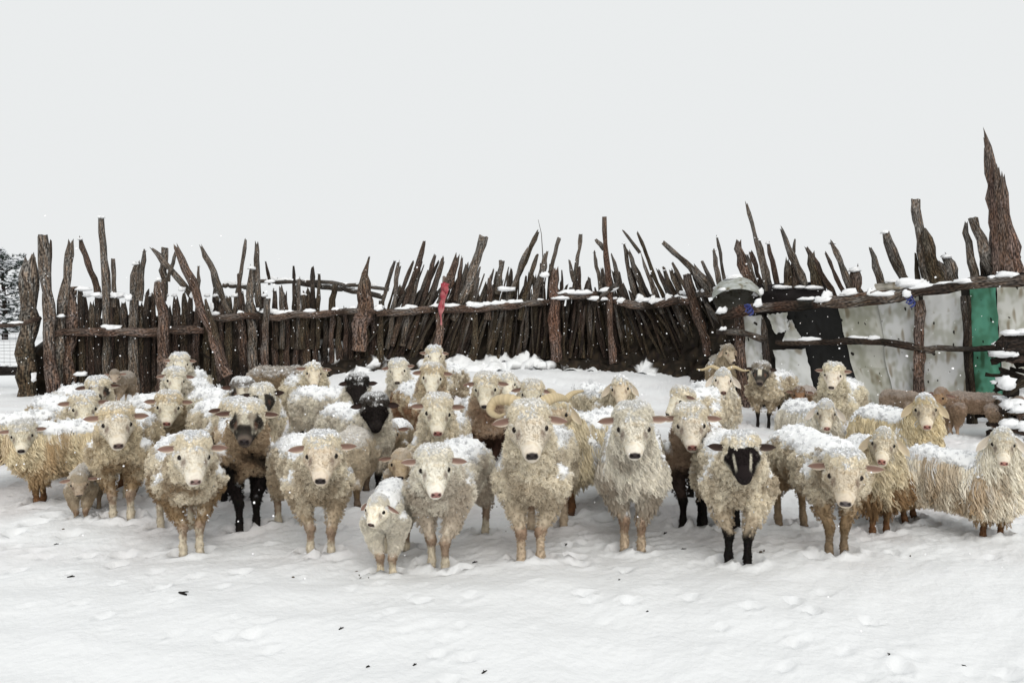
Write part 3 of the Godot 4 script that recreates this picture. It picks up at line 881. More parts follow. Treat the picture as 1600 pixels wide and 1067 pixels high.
	a("goat", 970, 581, 178, 30, "lop eared goat looking over the back of the broad white ewe", {wool = Color(0.88, 0.80, 0.63), dirt = 0.2, snow = 1.3, skin = Color(0.66, 0.56, 0.42)})
	a("sheep", 1064, 596, 180, -22, "sheep looking away to the left behind the brown chested sheep", {wool = CREAM, dirt = 0.2, look = -30.0})
	a("goat", 1130, 569, 170, 21, "white goat with thin horns swept out sideways", {wool = WHITE, dirt = 0.15, long = 0.08, k = 0.98, snow = 1.1, pitch = 36.0, skin = Color(0.74, 0.66, 0.54), horns = [Vector3(0.03, 0.085, -0.02), Vector3(0.10, 0.115, -0.03), Vector3(0.18, 0.085, -0.03), Vector3(0.24, 0.088, -0.02)], horn_r = 0.015, nose = Color(0.2, 0.12, 0.1)})
	a("goat", 1138, 537, 116, 8, "cream goat standing in the corner of the fence, its shade put into the fleece colour", {wool = Color(0.50, 0.42, 0.30), dirt = 0.4, long = 0.06, k = 1.0, snow = 0.4, look = 24.0, skin = Color(0.46, 0.39, 0.29)})  # shade on this cream goat is mixed into its wool and skin colours
	a("sheep", 1190, 556, 138, -22, "black legged sheep with a striped dark face before the pale wall sheets", {wool = Color(0.86, 0.77, 0.60), dirt = 0.45, face = "mask", legs = BLACK, crown = Color(0.38, 0.33, 0.27), ears = Color(0.12, 0.1, 0.09)})
	a("lamb", 1250, 596, 138, -12, "brown faced lamb between two sheep at the wall", {wool = TAN, dirt = 0.3, k = 0.68, skin = Color(0.30, 0.18, 0.11), snow = 0.5, face = "tan"})
	a("sheep", 1303, 557, 156, -15, "clean white sheep standing against the pale wall sheets", {wool = Color(0.92, 0.85, 0.68), dirt = 0.25, nose = Color(0.1, 0.08, 0.07), skin = Color(0.72, 0.65, 0.54), k = 0.98})
	a("goat", 1291, 613, 196, 24, "white lop eared goat in front of the clean white sheep", {wool = WHITE, dirt = 0.15, long = 0.07, k = 0.92, snow = 1.3, nose = Color(0.42, 0.22, 0.18), skin = Color(0.74, 0.68, 0.56), pitch = 38.0})
	a("lamb", 1448, 607, 134, 60, "pale brown lamb, leftmost of the three by the wall", {wool = Color(0.58, 0.46, 0.36), dirt = 0.2, k = 0.58, snow = 0.25, look = 20.0})
	a("lamb", 1472, 598, 148, -78, "reddish brown lamb standing sideways below the green sheet", {wool = Color(0.52, 0.38, 0.28), dirt = 0.3, k = 0.74, snow = 0.3, look = 40.0, skin = Color(0.30, 0.20, 0.12), fat = 0.62, legs = Color(0.42, 0.31, 0.22)})
	a("lamb", 1592, 612, 151, 74, "brown lamb walking behind the snowy wood pile", {wool = Color(0.54, 0.41, 0.31), dirt = 0.3, k = 0.74, snow = 0.3, look = 0.0, fat = 0.62, legs = Color(0.46, 0.36, 0.26)})


# ---------------------------------------------------------------- the fence of logs and sticks, and the patched wall
func along(px: float, stops: Array) -> float:
	for k in range(1, stops.size()):
		if px <= stops[k].x or k == stops.size() - 1:
			return lerpf(stops[k - 1].y, stops[k].y, clampf((px - stops[k - 1].x) / (stops[k].x - stops[k - 1].x), -0.5, 1.2))
	return stops[0].y

func fence_depth(px: float) -> float:
	return along(px, [Vector2(0, 12.0), Vector2(40, 12.1), Vector2(430, 12.7), Vector2(640, 13.2), Vector2(950, 13.2), Vector2(1075, 12.5), Vector2(1140, 11.7)])

func wall_depth(px: float) -> float:
	return along(px, [Vector2(1130, 10.7), Vector2(1600, 8.9)])

const GREY := Color(0.37, 0.34, 0.31)
const RED := Color(0.30, 0.22, 0.185)
const MOSS := Color(0.15, 0.122, 0.083)
const DARK := Color(0.065, 0.05, 0.04)
const ASH := Color(0.36, 0.335, 0.305)

func local(o: Node3D) -> Transform3D:
	return Transform3D(Basis(), -o.position)

# A split log from one pixel of the photograph to another at depth d; by = 0 stands it on the ground. tip: 0 sawn, 1 pointed, 2 broken
func stick(parent: Node3D, bx: float, by: float, tx: float, ty: float, wide: float, d: float, tip: int, tint: Color, called := "stake", thin := -1.0, foot := Color(0, 0, 0, 0)) -> MeshInstance3D:
	var p1 := at(tx, ty, d + rng.randf_range(-0.04, 0.04))
	var p0: Vector3
	if by == 0.0:
		p0 = at(bx, 560.0, d)
		p0.y = ground_at(p0.x, p0.z) - 0.06
	else:
		p0 = at(bx, by, d)
	var r := wide * 0.5 * d / FOCAL
	var r1 := r * 0.8 if thin < 0.0 else thin * 0.5 * d / FOCAL
	var pts := PackedVector3Array()
	var rad := PackedFloat32Array()
	var cols := PackedColorArray()
	var n := clampi(int(p0.distance_to(p1) / 0.16) + 3, 5, 13)
	var bend := Vector3(rng.randf_range(-1, 1), rng.randf_range(-0.4, 0.4), rng.randf_range(-0.8, 0.8)) * p0.distance_to(p1) * 0.014
	var kink := rng.randf() * 50.0
	if foot.a == 0.0: foot = tint.lerp(MOSS, 0.45)
	for k in n:
		var u := float(k) / (n - 1)
		if tip == 1 and k >= n - 2: u = 0.93 if k == n - 2 else 1.0
		var wig := Vector3(noise.get_noise_2d(u * 2.6 + kink, 0.0), 0, noise.get_noise_2d(u * 2.6 + kink, 9.0)) * r * 0.34
		pts.append(p0.lerp(p1, u) + bend * sin(u * PI) + wig * (1.0 if by != 0.0 or k > 0 else 0.2))
		var rr := lerpf(r, r1, u) * (1.0 + 0.16 * noise.get_noise_2d(u * 5.0 + kink, 20.0))
		if tip == 1: rr *= clampf((1.0 - u) / 0.34, 0.14, 1.0)
		elif tip == 2 and k == n - 1: rr *= 0.62
		rad.append(rr)
		var patch := noise.get_noise_2d(u * 3.5 + kink, 40.0)
		var c := foot.lerp(tint, smoothstep(0.1, 0.75, u + patch * 0.35)).lerp(GREY, smoothstep(0.62, 1.0, u + patch * 0.2) * 0.4)
		cols.append(c * (1.0 + 0.35 * patch))
	var prof := PackedFloat32Array()
	var sides := 9 if wide > 7.0 else 7
	for k in sides: prof.append(rng.randf_range(0.78, 1.16) if wide > 7.0 else rng.randf_range(0.9, 1.1))
	var s := Shape.new()
	tube(s, pts, rad, sides, cols, prof, r * (1.3 if tip == 2 else 0.25), 0.34)
	return put(called, s.mesh(), M.wood, parent, local(parent))

var lumps := []

func snow_cap(parent: Node3D, p: Vector3, size: Vector3, turn := 0.0) -> void:
	if lumps.is_empty():
		for q in 5:
			var s := Shape.new()
			for i in 7:
				var t := PI * i / 6.0
				for j in 12:
					var dir := Vector3(sin(t) * cos(TAU * j / 12.0), cos(t), sin(t) * sin(TAU * j / 12.0))
					var r := 1.0 + 0.42 * noise.get_noise_3dv(dir * 1.3 + Vector3(q * 7.0, 0, 0)) + 0.20 * noise.get_noise_3dv(dir * 3.4 + Vector3(q * 7.0, 5, 0))
					s.add(dir * r * Vector3(1, 1.0 if dir.y > 0.0 else 0.6, 1), Color(0.85, 0.86, 0.875))
			for i in 6:
				for j in 12:
					var b := i * 12 + j
					var e := i * 12 + (j + 1) % 12
					s.quad(b, e, e + 12, b + 12)
			s.smooth()
			lumps.append(s.mesh())
	var x := Transform3D(Basis(Vector3.UP, turn) * Basis.from_scale(size), p - parent.global_position)
	put("snow_cap", lumps[rng.randi() % 5], M.snow, parent, x)

func snow_along(parent: Node3D, p0: Vector3, p1: Vector3, r: float, share: float) -> void:
	var l := p0.distance_to(p1)
	var t := rng.randf() * 0.1
	while t < l:
		var w := rng.randf_range(0.05, 0.17)
		if rng.randf() < share:
			snow_cap(parent, p0.lerp(p1, t / l) + Vector3(0, r * 0.92, 0), Vector3(w, rng.randf_range(0.35, 0.8) * minf(w, 0.08), r * rng.randf_range(0.7, 1.0)), -atan2(p1.z - p0.z, p1.x - p0.x) + rng.randf_range(-0.2, 0.2))
		t += w * 1.35

# rows of [foot x, foot y (0 = on the ground), tip x, tip y, width, tip style]
func sticks(parent: Node3D, rows: Array, tints: Array, wall := false, nearer := 0.0) -> void:
	for q in rows:
		var d := (wall_depth(q[0]) if wall else fence_depth(q[0])) - nearer
		var m := stick(parent, q[0], q[1], q[2], q[3], q[4], d + rng.randf_range(-0.06, 0.06), q[5], tints[rng.randi() % tints.size()])
		if q[5] != 1 and rng.randf() < 0.35:
			var p := at(q[2], q[3], d)
			snow_cap(parent, p + Vector3(0, 0.005, 0), Vector3(1, 0.55, 1) * q[4] * 0.42 * d / FOCAL)

func rail(parent: Node3D, pts: Array, wide: float, d_off: float, tint: Color, wall: bool, snow: float) -> void:
	var p := PackedVector3Array()
	var rad := PackedFloat32Array()
	var cols := PackedColorArray()
	var c := Curve3D.new()
	for k in pts.size():
		var v: Vector2 = pts[k]
		var d := (wall_depth(v.x) if wall else fence_depth(v.x)) - d_off
		c.add_point(at(v.x, v.y, d))
	var r := wide * 0.5 * ((wall_depth(pts[0].x) if wall else fence_depth(pts[0].x)) - d_off) / FOCAL
	var n := maxi(8, int(c.get_baked_length() / 0.14))
	var kink := rng.randf() * 90.0
	for k in n + 1:
		var u := float(k) / n
		p.append(c.sample_baked(c.get_baked_length() * u, false) + Vector3(0, noise.get_noise_2d(u * n * 0.25 + kink, 3.0), noise.get_noise_2d(u * n * 0.25 + kink, 8.0)) * r * 0.6)
		rad.append(r * (1.0 + 0.2 * noise.get_noise_2d(u * n * 0.35 + kink, 1.0)) * (0.75 if k == 0 or k == n else 1.0))
		cols.append(tint.lerp(GREY if noise.get_noise_2d(kink, u * n * 0.2) > 0.0 else DARK, absf(noise.get_noise_2d(kink, u * n * 0.3)) * 1.4))
	var prof := PackedFloat32Array()
	for k in 10: prof.append(rng.randf_range(0.85, 1.12))
	var s := Shape.new()
	tube(s, p, rad, 10, cols, prof, r * 0.5, 0.2)
	put("rail", s.mesh(), M.wood, parent, local(parent))
	for k in pts.size() - 1:
		if snow > 0.0:
			var d0 := (wall_depth(pts[k].x) if wall else fence_depth(pts[k].x)) - d_off
			var d1 := (wall_depth(pts[k + 1].x) if wall else fence_depth(pts[k + 1].x)) - d_off
			snow_along(parent, at(pts[k].x, pts[k].y, d0), at(pts[k + 1].x, pts[k + 1].y, d1), r, snow)

# dark earth and dung at the foot; added backing behind stakes for gap shade
func bank(called: String, label: String, from: float, upto: float, wall: bool, tops: Array, toe: float) -> void:
	var base := at((from + upto) / 2.0, 580.0, wall_depth((from + upto) / 2.0) if wall else fence_depth((from + upto) / 2.0))
	base.y = 0.0
	var o := thing(called, label, "earth bank", base)
	var s := Shape.new()
	var n := int((upto - from) / 3.0)
	var rows := 36
	for k in n + 1:
		var px := lerpf(from, upto, float(k) / n)
		var d := wall_depth(px) if wall else fence_depth(px)
		var crest := at(px, along(px, tops), d + 0.16)
		var foot := at(px, 600.0, d - toe)
		foot.y = ground_at(foot.x, foot.z) - 0.05
		for j in rows + 1:
			var u := float(j) / rows
			var p := foot.lerp(crest, u)
			p.z = lerpf(foot.z, crest.z, smoothstep(0.0, 0.42, u))
			p.y = lerpf(foot.y, crest.y, pow(u, 1.15))
			p += Vector3(noise.get_noise_3dv(p * 4.0), noise.get_noise_3dv(p * 4.0 + Vector3(40, 0, 0)) * 1.2, noise.get_noise_3dv(p * 5.0 + Vector3(0, 0, 30)) * 1.5) * 0.07
			var lies := smoothstep(0.02, 0.16, noise.get_noise_3dv(p * 1.1 + Vector3(11, 0, 0)) + 0.3 * noise.get_noise_3dv(p * 5.0) - u * 1.35 + 0.01) if toe > 0.0 else 0.0
			if lies > 0.0: p += Vector3(0, 0.03, 0.02) * lies
			var c := Color(0.016, 0.013, 0.011).lerp(Color(0.045, 0.033, 0.022), smoothstep(0.0, 0.6, noise.get_noise_3dv(p * 6.0)))
			s.add(p, c.lerp(Color(0.85, 0.86, 0.87), lies))
		var back := at(px, along(px, tops), d + 0.5)
		s.add(back, Color(0.02, 0.016, 0.012))
		back.y = -0.1
		s.add(back, Color(0.02, 0.016, 0.012))
	var w := rows + 3
	for k in n:
		for j in w - 1:
			var b := k * w + j
			s.quad(b, b + 1, b + w + 1, b + w)
	put("heap", s.mesh(), M.dark, o, local(o))

func fences() -> void:
	# left part: upright logs
	var base := at(240, 600, fence_depth(240)); base.y = 0.0
	var left := thing("log_fence", "left part of the fence, thick dark upright logs with a reddish rail", "fence", base)
	stick(left, 40, 0, 45, 410, 25, 12.0, 2, ASH * 1.1, "post", 24, MOSS)
	stick(left, 79, 0, 65, 368, 20, 11.95, 0, GREY, "post", 16, RED * 0.8)
	stick(left, 254, 0, 250, 441, 20, 12.25, 0, RED, "post", 16, RED)
	stick(left, 414, 0, 416, 466, 15, 12.5, 0, GREY, "post", 11, RED)
	sticks(left, [[75, 450, 79, 376, 6, 2], [90, 600, 109, 379, 15, 2], [104, 600, 110, 448, 24, 0], [153, 460, 124, 374, 10, 2], [163, 600, 157, 340, 13, 0], [177, 480, 177, 404, 8, 0], [209, 0, 211, 413, 15, 2], [216, 470, 224, 393, 9, 2], [255, 470, 257, 387, 13, 0]], [GREY, GREY, RED * 0.8])
	sticks(left, [[299, 462, 238, 388, 10, 2], [262, 440, 274, 392, 7, 2], [306, 470, 310, 417, 6, 2]], [GREY], false, 0.08)
	stick(left, 357, 587, 279, 389, 18, 12.2, 2, RED, "stake", 12, RED * 1.1)
	stick(left, 352, 570, 320, 470, 10, 12.15, 2, MOSS, "stake", 8, RED)
	sticks(left, [[358, 490, 316, 387, 10, 2], [364, 490, 383, 374, 7, 2], [395, 600, 393, 420, 16, 2], [403, 480, 400, 380, 10, 2], [376, 480, 372, 430, 6, 2], [340, 470, 330, 425, 7, 2]], [GREY, RED * 0.7])
	for k in 27:                                             # the close row of logs behind
		var x := 112.0 + k * 11.6 + rng.randf_range(-3, 3)
		stick(left, x, 0, x + rng.randf_range(-3, 3), 466.0 + rng.randf_range(-14, 16), rng.randf_range(11, 15), fence_depth(x) + 0.10 + rng.randf_range(-0.05, 0.07), 2, [MOSS, DARK, RED * 0.6][k % 3], "stake", -1.0, [MOSS, RED * 0.5, DARK][(k / 2) % 3])
		if k % 2 == 0: snow_cap(left, at(x, 462.0, fence_depth(x) + 0.05), Vector3(0.09, 0.06, 0.08) * rng.randf_range(0.5, 1.2))
	rail(left, [Vector2(82, 521), Vector2(190, 519), Vector2(316, 517)], 15, 0.10, RED * 1.1, false, 0.12)
	rail(left, [Vector2(330, 496), Vector2(370, 495), Vector2(436, 492)], 12, 0.12, RED * 0.9, false, 0.6)
	rail(left, [Vector2(-30, 511), Vector2(20, 509), Vector2(62, 498)], 7, 0.18, RED * 0.8, false, 0.3)
	for q in [[50, 590, 9, 14], [88, 600, 12, 5], [128, 452, 20, 6], [150, 461, 14, 5], [200, 466, 10, 8], [246, 437, 8, 5], [283, 452, 10, 6], [300, 462, 8, 8], [125, 585, 18, 6], [95, 494, 10, 4], [330, 480, 5, 12]]:
		snow_cap(left, at(q[0], q[1], fence_depth(q[0]) - 0.16), Vector3(q[2] * 0.6, q[3] * 0.8, q[2] * 0.35) * 0.0098)
	# middle part: a fan of leaning sticks
	base = at(770, 580, fence_depth(770)); base.y = ground_at(base.x, base.z)
	var mid := thing("stick_fence", "middle part of the fence, many thin leaning sticks along a snowy rail", "fence", base)
	stick(mid, 563, 548, 577, 402, 24, fence_depth(570) - 0.12, 1, Color(0.21, 0.15, 0.11), "stake", 22, RED * 1.2)
	stick(mid, 593, 0, 596, 470, 13, fence_depth(595) - 0.1, 0, MOSS, "post", 9)
	stick(mid, 680, 0, 695, 432, 15, fence_depth(685) - 0.14, 0, RED * 1.15, "post", 10, RED)
	stick(mid, 742, 0, 741, 470, 10, fence_depth(742) - 0.1, 0, MOSS, "post", 9)
	stick(mid, 867, 0, 865, 423, 21, fence_depth(866) - 0.2, 2, Color(0.27, 0.16, 0.12), "post", 17, RED)
	stick(mid, 960, 0, 945, 339, 13, fence_depth(955) - 0.24, 0, Color(0.26, 0.16, 0.115), "post", 9, RED * 1.3)
	stick(mid, 1116, 575, 1072, 428, 15, fence_depth(1090) - 0.16, 0, Color(0.2, 0.14, 0.11), "post", 15, RED)
	stick(mid, 1088, 425, 1035, 378, 11, fence_depth(1060) - 0.05, 0, GREY, "stake", 8)
	sticks(mid, [[420, 445, 415, 410, 5, 2], [457, 545, 459, 417, 7, 2], [466, 545, 466, 438, 11, 2], [488, 545, 488, 420, 9, 2], [497, 545, 498, 428, 7, 2], [518, 490, 523, 445, 11, 0], [430, 545, 428, 455, 10, 2], [440, 545, 438, 449, 10, 2], [473, 545, 474, 461, 11, 0]], [GREY, MOSS, DARK])
	sticks(mid, [[605, 545, 622, 411, 8, 2], [612, 540, 662, 380, 10, 2], [628, 540, 652, 419, 12, 2], [640, 545, 679, 401, 9, 2], [655, 545, 691, 403, 9, 2], [697, 450, 715, 402, 15, 2], [707, 500, 757, 369, 17, 0], [711, 470, 722, 404, 8, 2], [735, 495, 749, 419, 6, 2], [778, 460, 784, 407, 10, 0], [763, 500, 766, 434, 11, 2]], [GREY, GREY * 0.8, RED * 0.7], false, 0.06)
	sticks(mid, [[795, 470, 841, 362, 8, 2], [790, 480, 824, 389, 9, 2], [812, 500, 837, 401, 10, 2], [858, 430, 874, 372, 7, 0], [836, 470, 855, 395, 11, 2], [895, 460, 908, 366, 8, 0], [897, 440, 890, 407, 6, 2], [944, 390, 931, 374, 7, 0], [940, 470, 929, 395, 7, 2], [976, 470, 956, 398, 7, 2], [995, 470, 975, 381, 8, 2]], [GREY, MOSS], false, 0.05)
	sticks(mid, [[1036, 490, 1000, 392, 8, 1], [1000, 395, 974, 360, 6, 2], [1044, 480, 997, 366, 8, 2], [1010, 480, 983, 392, 9, 2], [1058, 470, 1038, 423, 6, 2], [1112, 460, 1086, 420, 20, 2], [1135, 460, 1121, 371, 6, 2], [1128, 460, 1116, 392, 8, 2]], [GREY, GREY * 0.8, MOSS], false, 0.05)
	var r := RandomNumberGenerator.new()
	r.seed = 12
	for k in 16:
		var x := 428.0 + k * 11.0 + r.randf_range(-3, 3)
		stick(mid, x, 0, x + r.randf_range(-2, 3), r.randf_range(452, 482) if x < 505.0 else r.randf_range(478, 500), r.randf_range(9, 13), fence_depth(x) + 0.08, 2, [RED * 0.9, MOSS, RED * 0.7, DARK][k % 4], "stake", -1.0, [RED * 0.8, DARK, RED * 0.6][k % 3])
	for layer in 3:
		for k in 66:
			var x := 604.0 + k * 7.9 + r.randf_range(-3, 3)
			var lean := lerpf(52.0, 4.0, smoothstep(620.0, 890.0, x)) if x < 890.0 else lerpf(4.0, -56.0, smoothstep(890.0, 1040.0, x))
			lean += r.randf_range(-18, 18)
			var ty := (430.0 + 22.0 * r.randf_range(-1, 1)) if layer == 0 else (462.0 + 16.0 * r.randf_range(-1, 1)) if layer == 1 else (446.0 + 34.0 * r.randf_range(-1, 1))
			stick(mid, x - lean * 0.75, 560, x + lean * 0.35, ty, r.randf_range(5, 10) if layer < 2 else r.randf_range(3, 5), fence_depth(x) + 0.02 + (layer * 0.12 if layer < 2 else -0.08) + r.randf_range(-0.04, 0.04), 2, [GREY * 0.6, MOSS, DARK, RED * 0.5, GREY * 0.8][r.randi() % 5], "stake", -1.0, [DARK, MOSS, MOSS * 1.2, RED * 0.4][r.randi() % 4])
	rail(mid, [Vector2(418, 496), Vector2(500, 490), Vector2(594, 486)], 11, 0.16, RED, false, 0.55)
	rail(mid, [Vector2(588, 490), Vector2(680, 484), Vector2(770, 480), Vector2(862, 472)], 11, 0.16, RED, false, 0.6)
	rail(mid, [Vector2(874, 463), Vector2(945, 462)], 11, 0.2, RED * 0.9, false, 0.95)
	rail(mid, [Vector2(960, 472), Vector2(1020, 476), Vector2(1088, 470)], 12, 0.2, RED * 1.1, false, 0.6)
	rail(mid, [Vector2(1066, 464), Vector2(1132, 456)], 10, 0.1, GREY, false, 0.9)
	rail(mid, [Vector2(933, 470), Vector2(950, 456), Vector2(966, 443)], 6, 0.34, GREY, false, 0.9)
	for q in [[875, 466, 20, 5, 0.22], [905, 458, 26, 5, 0.22], [1000, 468, 9, 10, 0.26], [1020, 470, 7, 9, 0.26], [1045, 466, 8, 9, 0.26], [850, 430, 10, 7, 0.2], [640, 480, 16, 5, 0.2], [745, 478, 14, 6, 0.2], [790, 452, 20, 6, 0.2], [420, 440, 10, 4, 0.2], [482, 486, 12, 5, 0.2], [592, 482, 9, 7, 0.2], [1060, 466, 10, 6, 0.25], [970, 470, 9, 7, 0.26]]:
		snow_cap(mid, at(q[0], q[1], fence_depth(q[0]) - q[4]), Vector3(q[2] * 0.75, q[3] * 0.85, q[2] * 0.35) * 0.0103)
	# a length of red rag tied to its post
	var rag := Shape.new()
	for strip in 3:
		var rp := PackedVector3Array()
		var rr := PackedFloat32Array()
		var rc := PackedColorArray()
		var ends: float = [66.0, 48.0, 34.0][strip]
		for k in 10:
			var u := k / 9.0
			rp.append(at(695.0 - 6.0 * u + strip * 2.6 - 2.0 + 2.0 * sin(u * 8.0 + strip * 2.0), 442.0 + ends * u, fence_depth(690) - 0.25 + 0.015 * sin(u * 9.0 + strip)))
			rr.append(0.028 * (1.0 + 0.45 * sin(u * 13.0 + strip * 2.1)) * (1.15 - 0.7 * u))
			rc.append(Color(0.36, 0.05, 0.07).lerp(Color(0.48, 0.24, 0.23), clampf(u * 0.6 + 0.3 * sin(u * 21.0 + strip), 0.0, 1.0)))
		tube(rag, rp, rr, 8, rc, PackedFloat32Array([1.3, 0.6, 0.9, 0.5, 1.4, 0.6, 0.9, 0.5]))
	var ro := thing("red_rag", "faded red rag hanging from a reddish fence post", "rag", at(690, 510, fence_depth(690) - 0.2))
	put("cloth", rag.mesh(), M.dark, ro, local(ro))
	# loose poles lying across the top behind the fence
	for q in [[406, 441, 475, 436, 607, 451, 6, "upper of two snowy poles lying behind the fence top"], [470, 443, 530, 449, 600, 464, 8, "lower of two snowy poles lying behind the fence top"], [348, 446, 370, 448, 388, 448, 7, "short snowy pole end left of the crossed sticks"]]:
		var d: float = fence_depth(q[0]) + 0.45
		var o := thing("loose_pole", q[7], "pole", at(q[2], q[3], d))
		var s := Shape.new()
		var pp := PackedVector3Array()
		var pr := PackedFloat32Array()
		var pc := PackedColorArray()
		for k in 12:
			var u := k / 11.0
			pp.append(at(lerpf(lerpf(q[0], q[2], u), lerpf(q[2], q[4], u), u), lerpf(lerpf(q[1], q[3], u), lerpf(q[3], q[5], u), u), d) + Vector3(0, noise.get_noise_1d(k * 0.8 + q[0]) * 0.02, 0))
			pr.append(q[6] * 0.5 * d / FOCAL)
			pc.append(GREY * (0.8 + 0.3 * noise.get_noise_1d(k * 2.0)))
		tube(s, pp, pr, 8, pc, PackedFloat32Array(), 0.02, 0.2)
		put("pole", s.mesh(), M.wood, o, local(o))
		snow_along(o, pp[1], pp[10], pr[0], 0.85)
	bank("bank_and_backing", "added dark backing behind the logs of the left fence, standing for shade in the gaps", 30, 428, false, [Vector2(30, 560), Vector2(110, 500), Vector2(420, 485), Vector2(430, 485)], 0.0)  # near-black backing added to stand in for shade between the logs
	bank("bank_and_backing", "black earth bank with snow patches at the foot of the leaning sticks", 420, 1150, false, [Vector2(420, 500), Vector2(520, 488), Vector2(640, 480), Vector2(900, 478), Vector2(1150, 470)], 0.55)  # earth at the foot; higher up an added dark backing for the gaps

func sheet(parent: Node3D, called: String, corners: Array, nearer: float, tint: Color, label := "") -> void:
	var s := Shape.new()
	var nx := 9
	var ny := 11
	var seed_ := rng.randf() * 40.0
	var span := Vector2(corners[0].distance_to(corners[1]), corners[0].distance_to(corners[3])) * 0.0036
	for side in 2:
		for j in ny + 1:
			for k in nx + 1:
				var u := float(k) / nx
				var v := float(j) / ny
				var p: Vector2 = corners[0].lerp(corners[1], u).lerp(corners[3].lerp(corners[2], u), v)
				var edge := minf(minf(u, 1.0 - u), minf(v, 1.0 - v))
				p += Vector2(noise.get_noise_2d(v * 4.0 + seed_, u * 2.0), noise.get_noise_2d(u * 4.0, v * 2.0 + seed_)) * 2.2 * (1.0 if edge < 0.01 else 0.4)
				var d := wall_depth(p.x) - nearer + 0.018 * noise.get_noise_2d(u * 2.0 + seed_, v * 2.0) + 0.005 * side
				s.add(at(p.x, p.y, d), tint, Vector2(u * span.x + seed_, v * span.y + seed_))
		for j in ny:
			for k in nx:
				var b := side * (nx + 1) * (ny + 1) + j * (nx + 1) + k
				if side == 0: s.quad(b, b + 1, b + nx + 2, b + nx + 1)
				else: s.quad(b, b + nx + 1, b + nx + 2, b + 1)
	var o := put(called, s.mesh(), M.sheet, parent, local(parent))
	if label: o.set_meta("label", label)

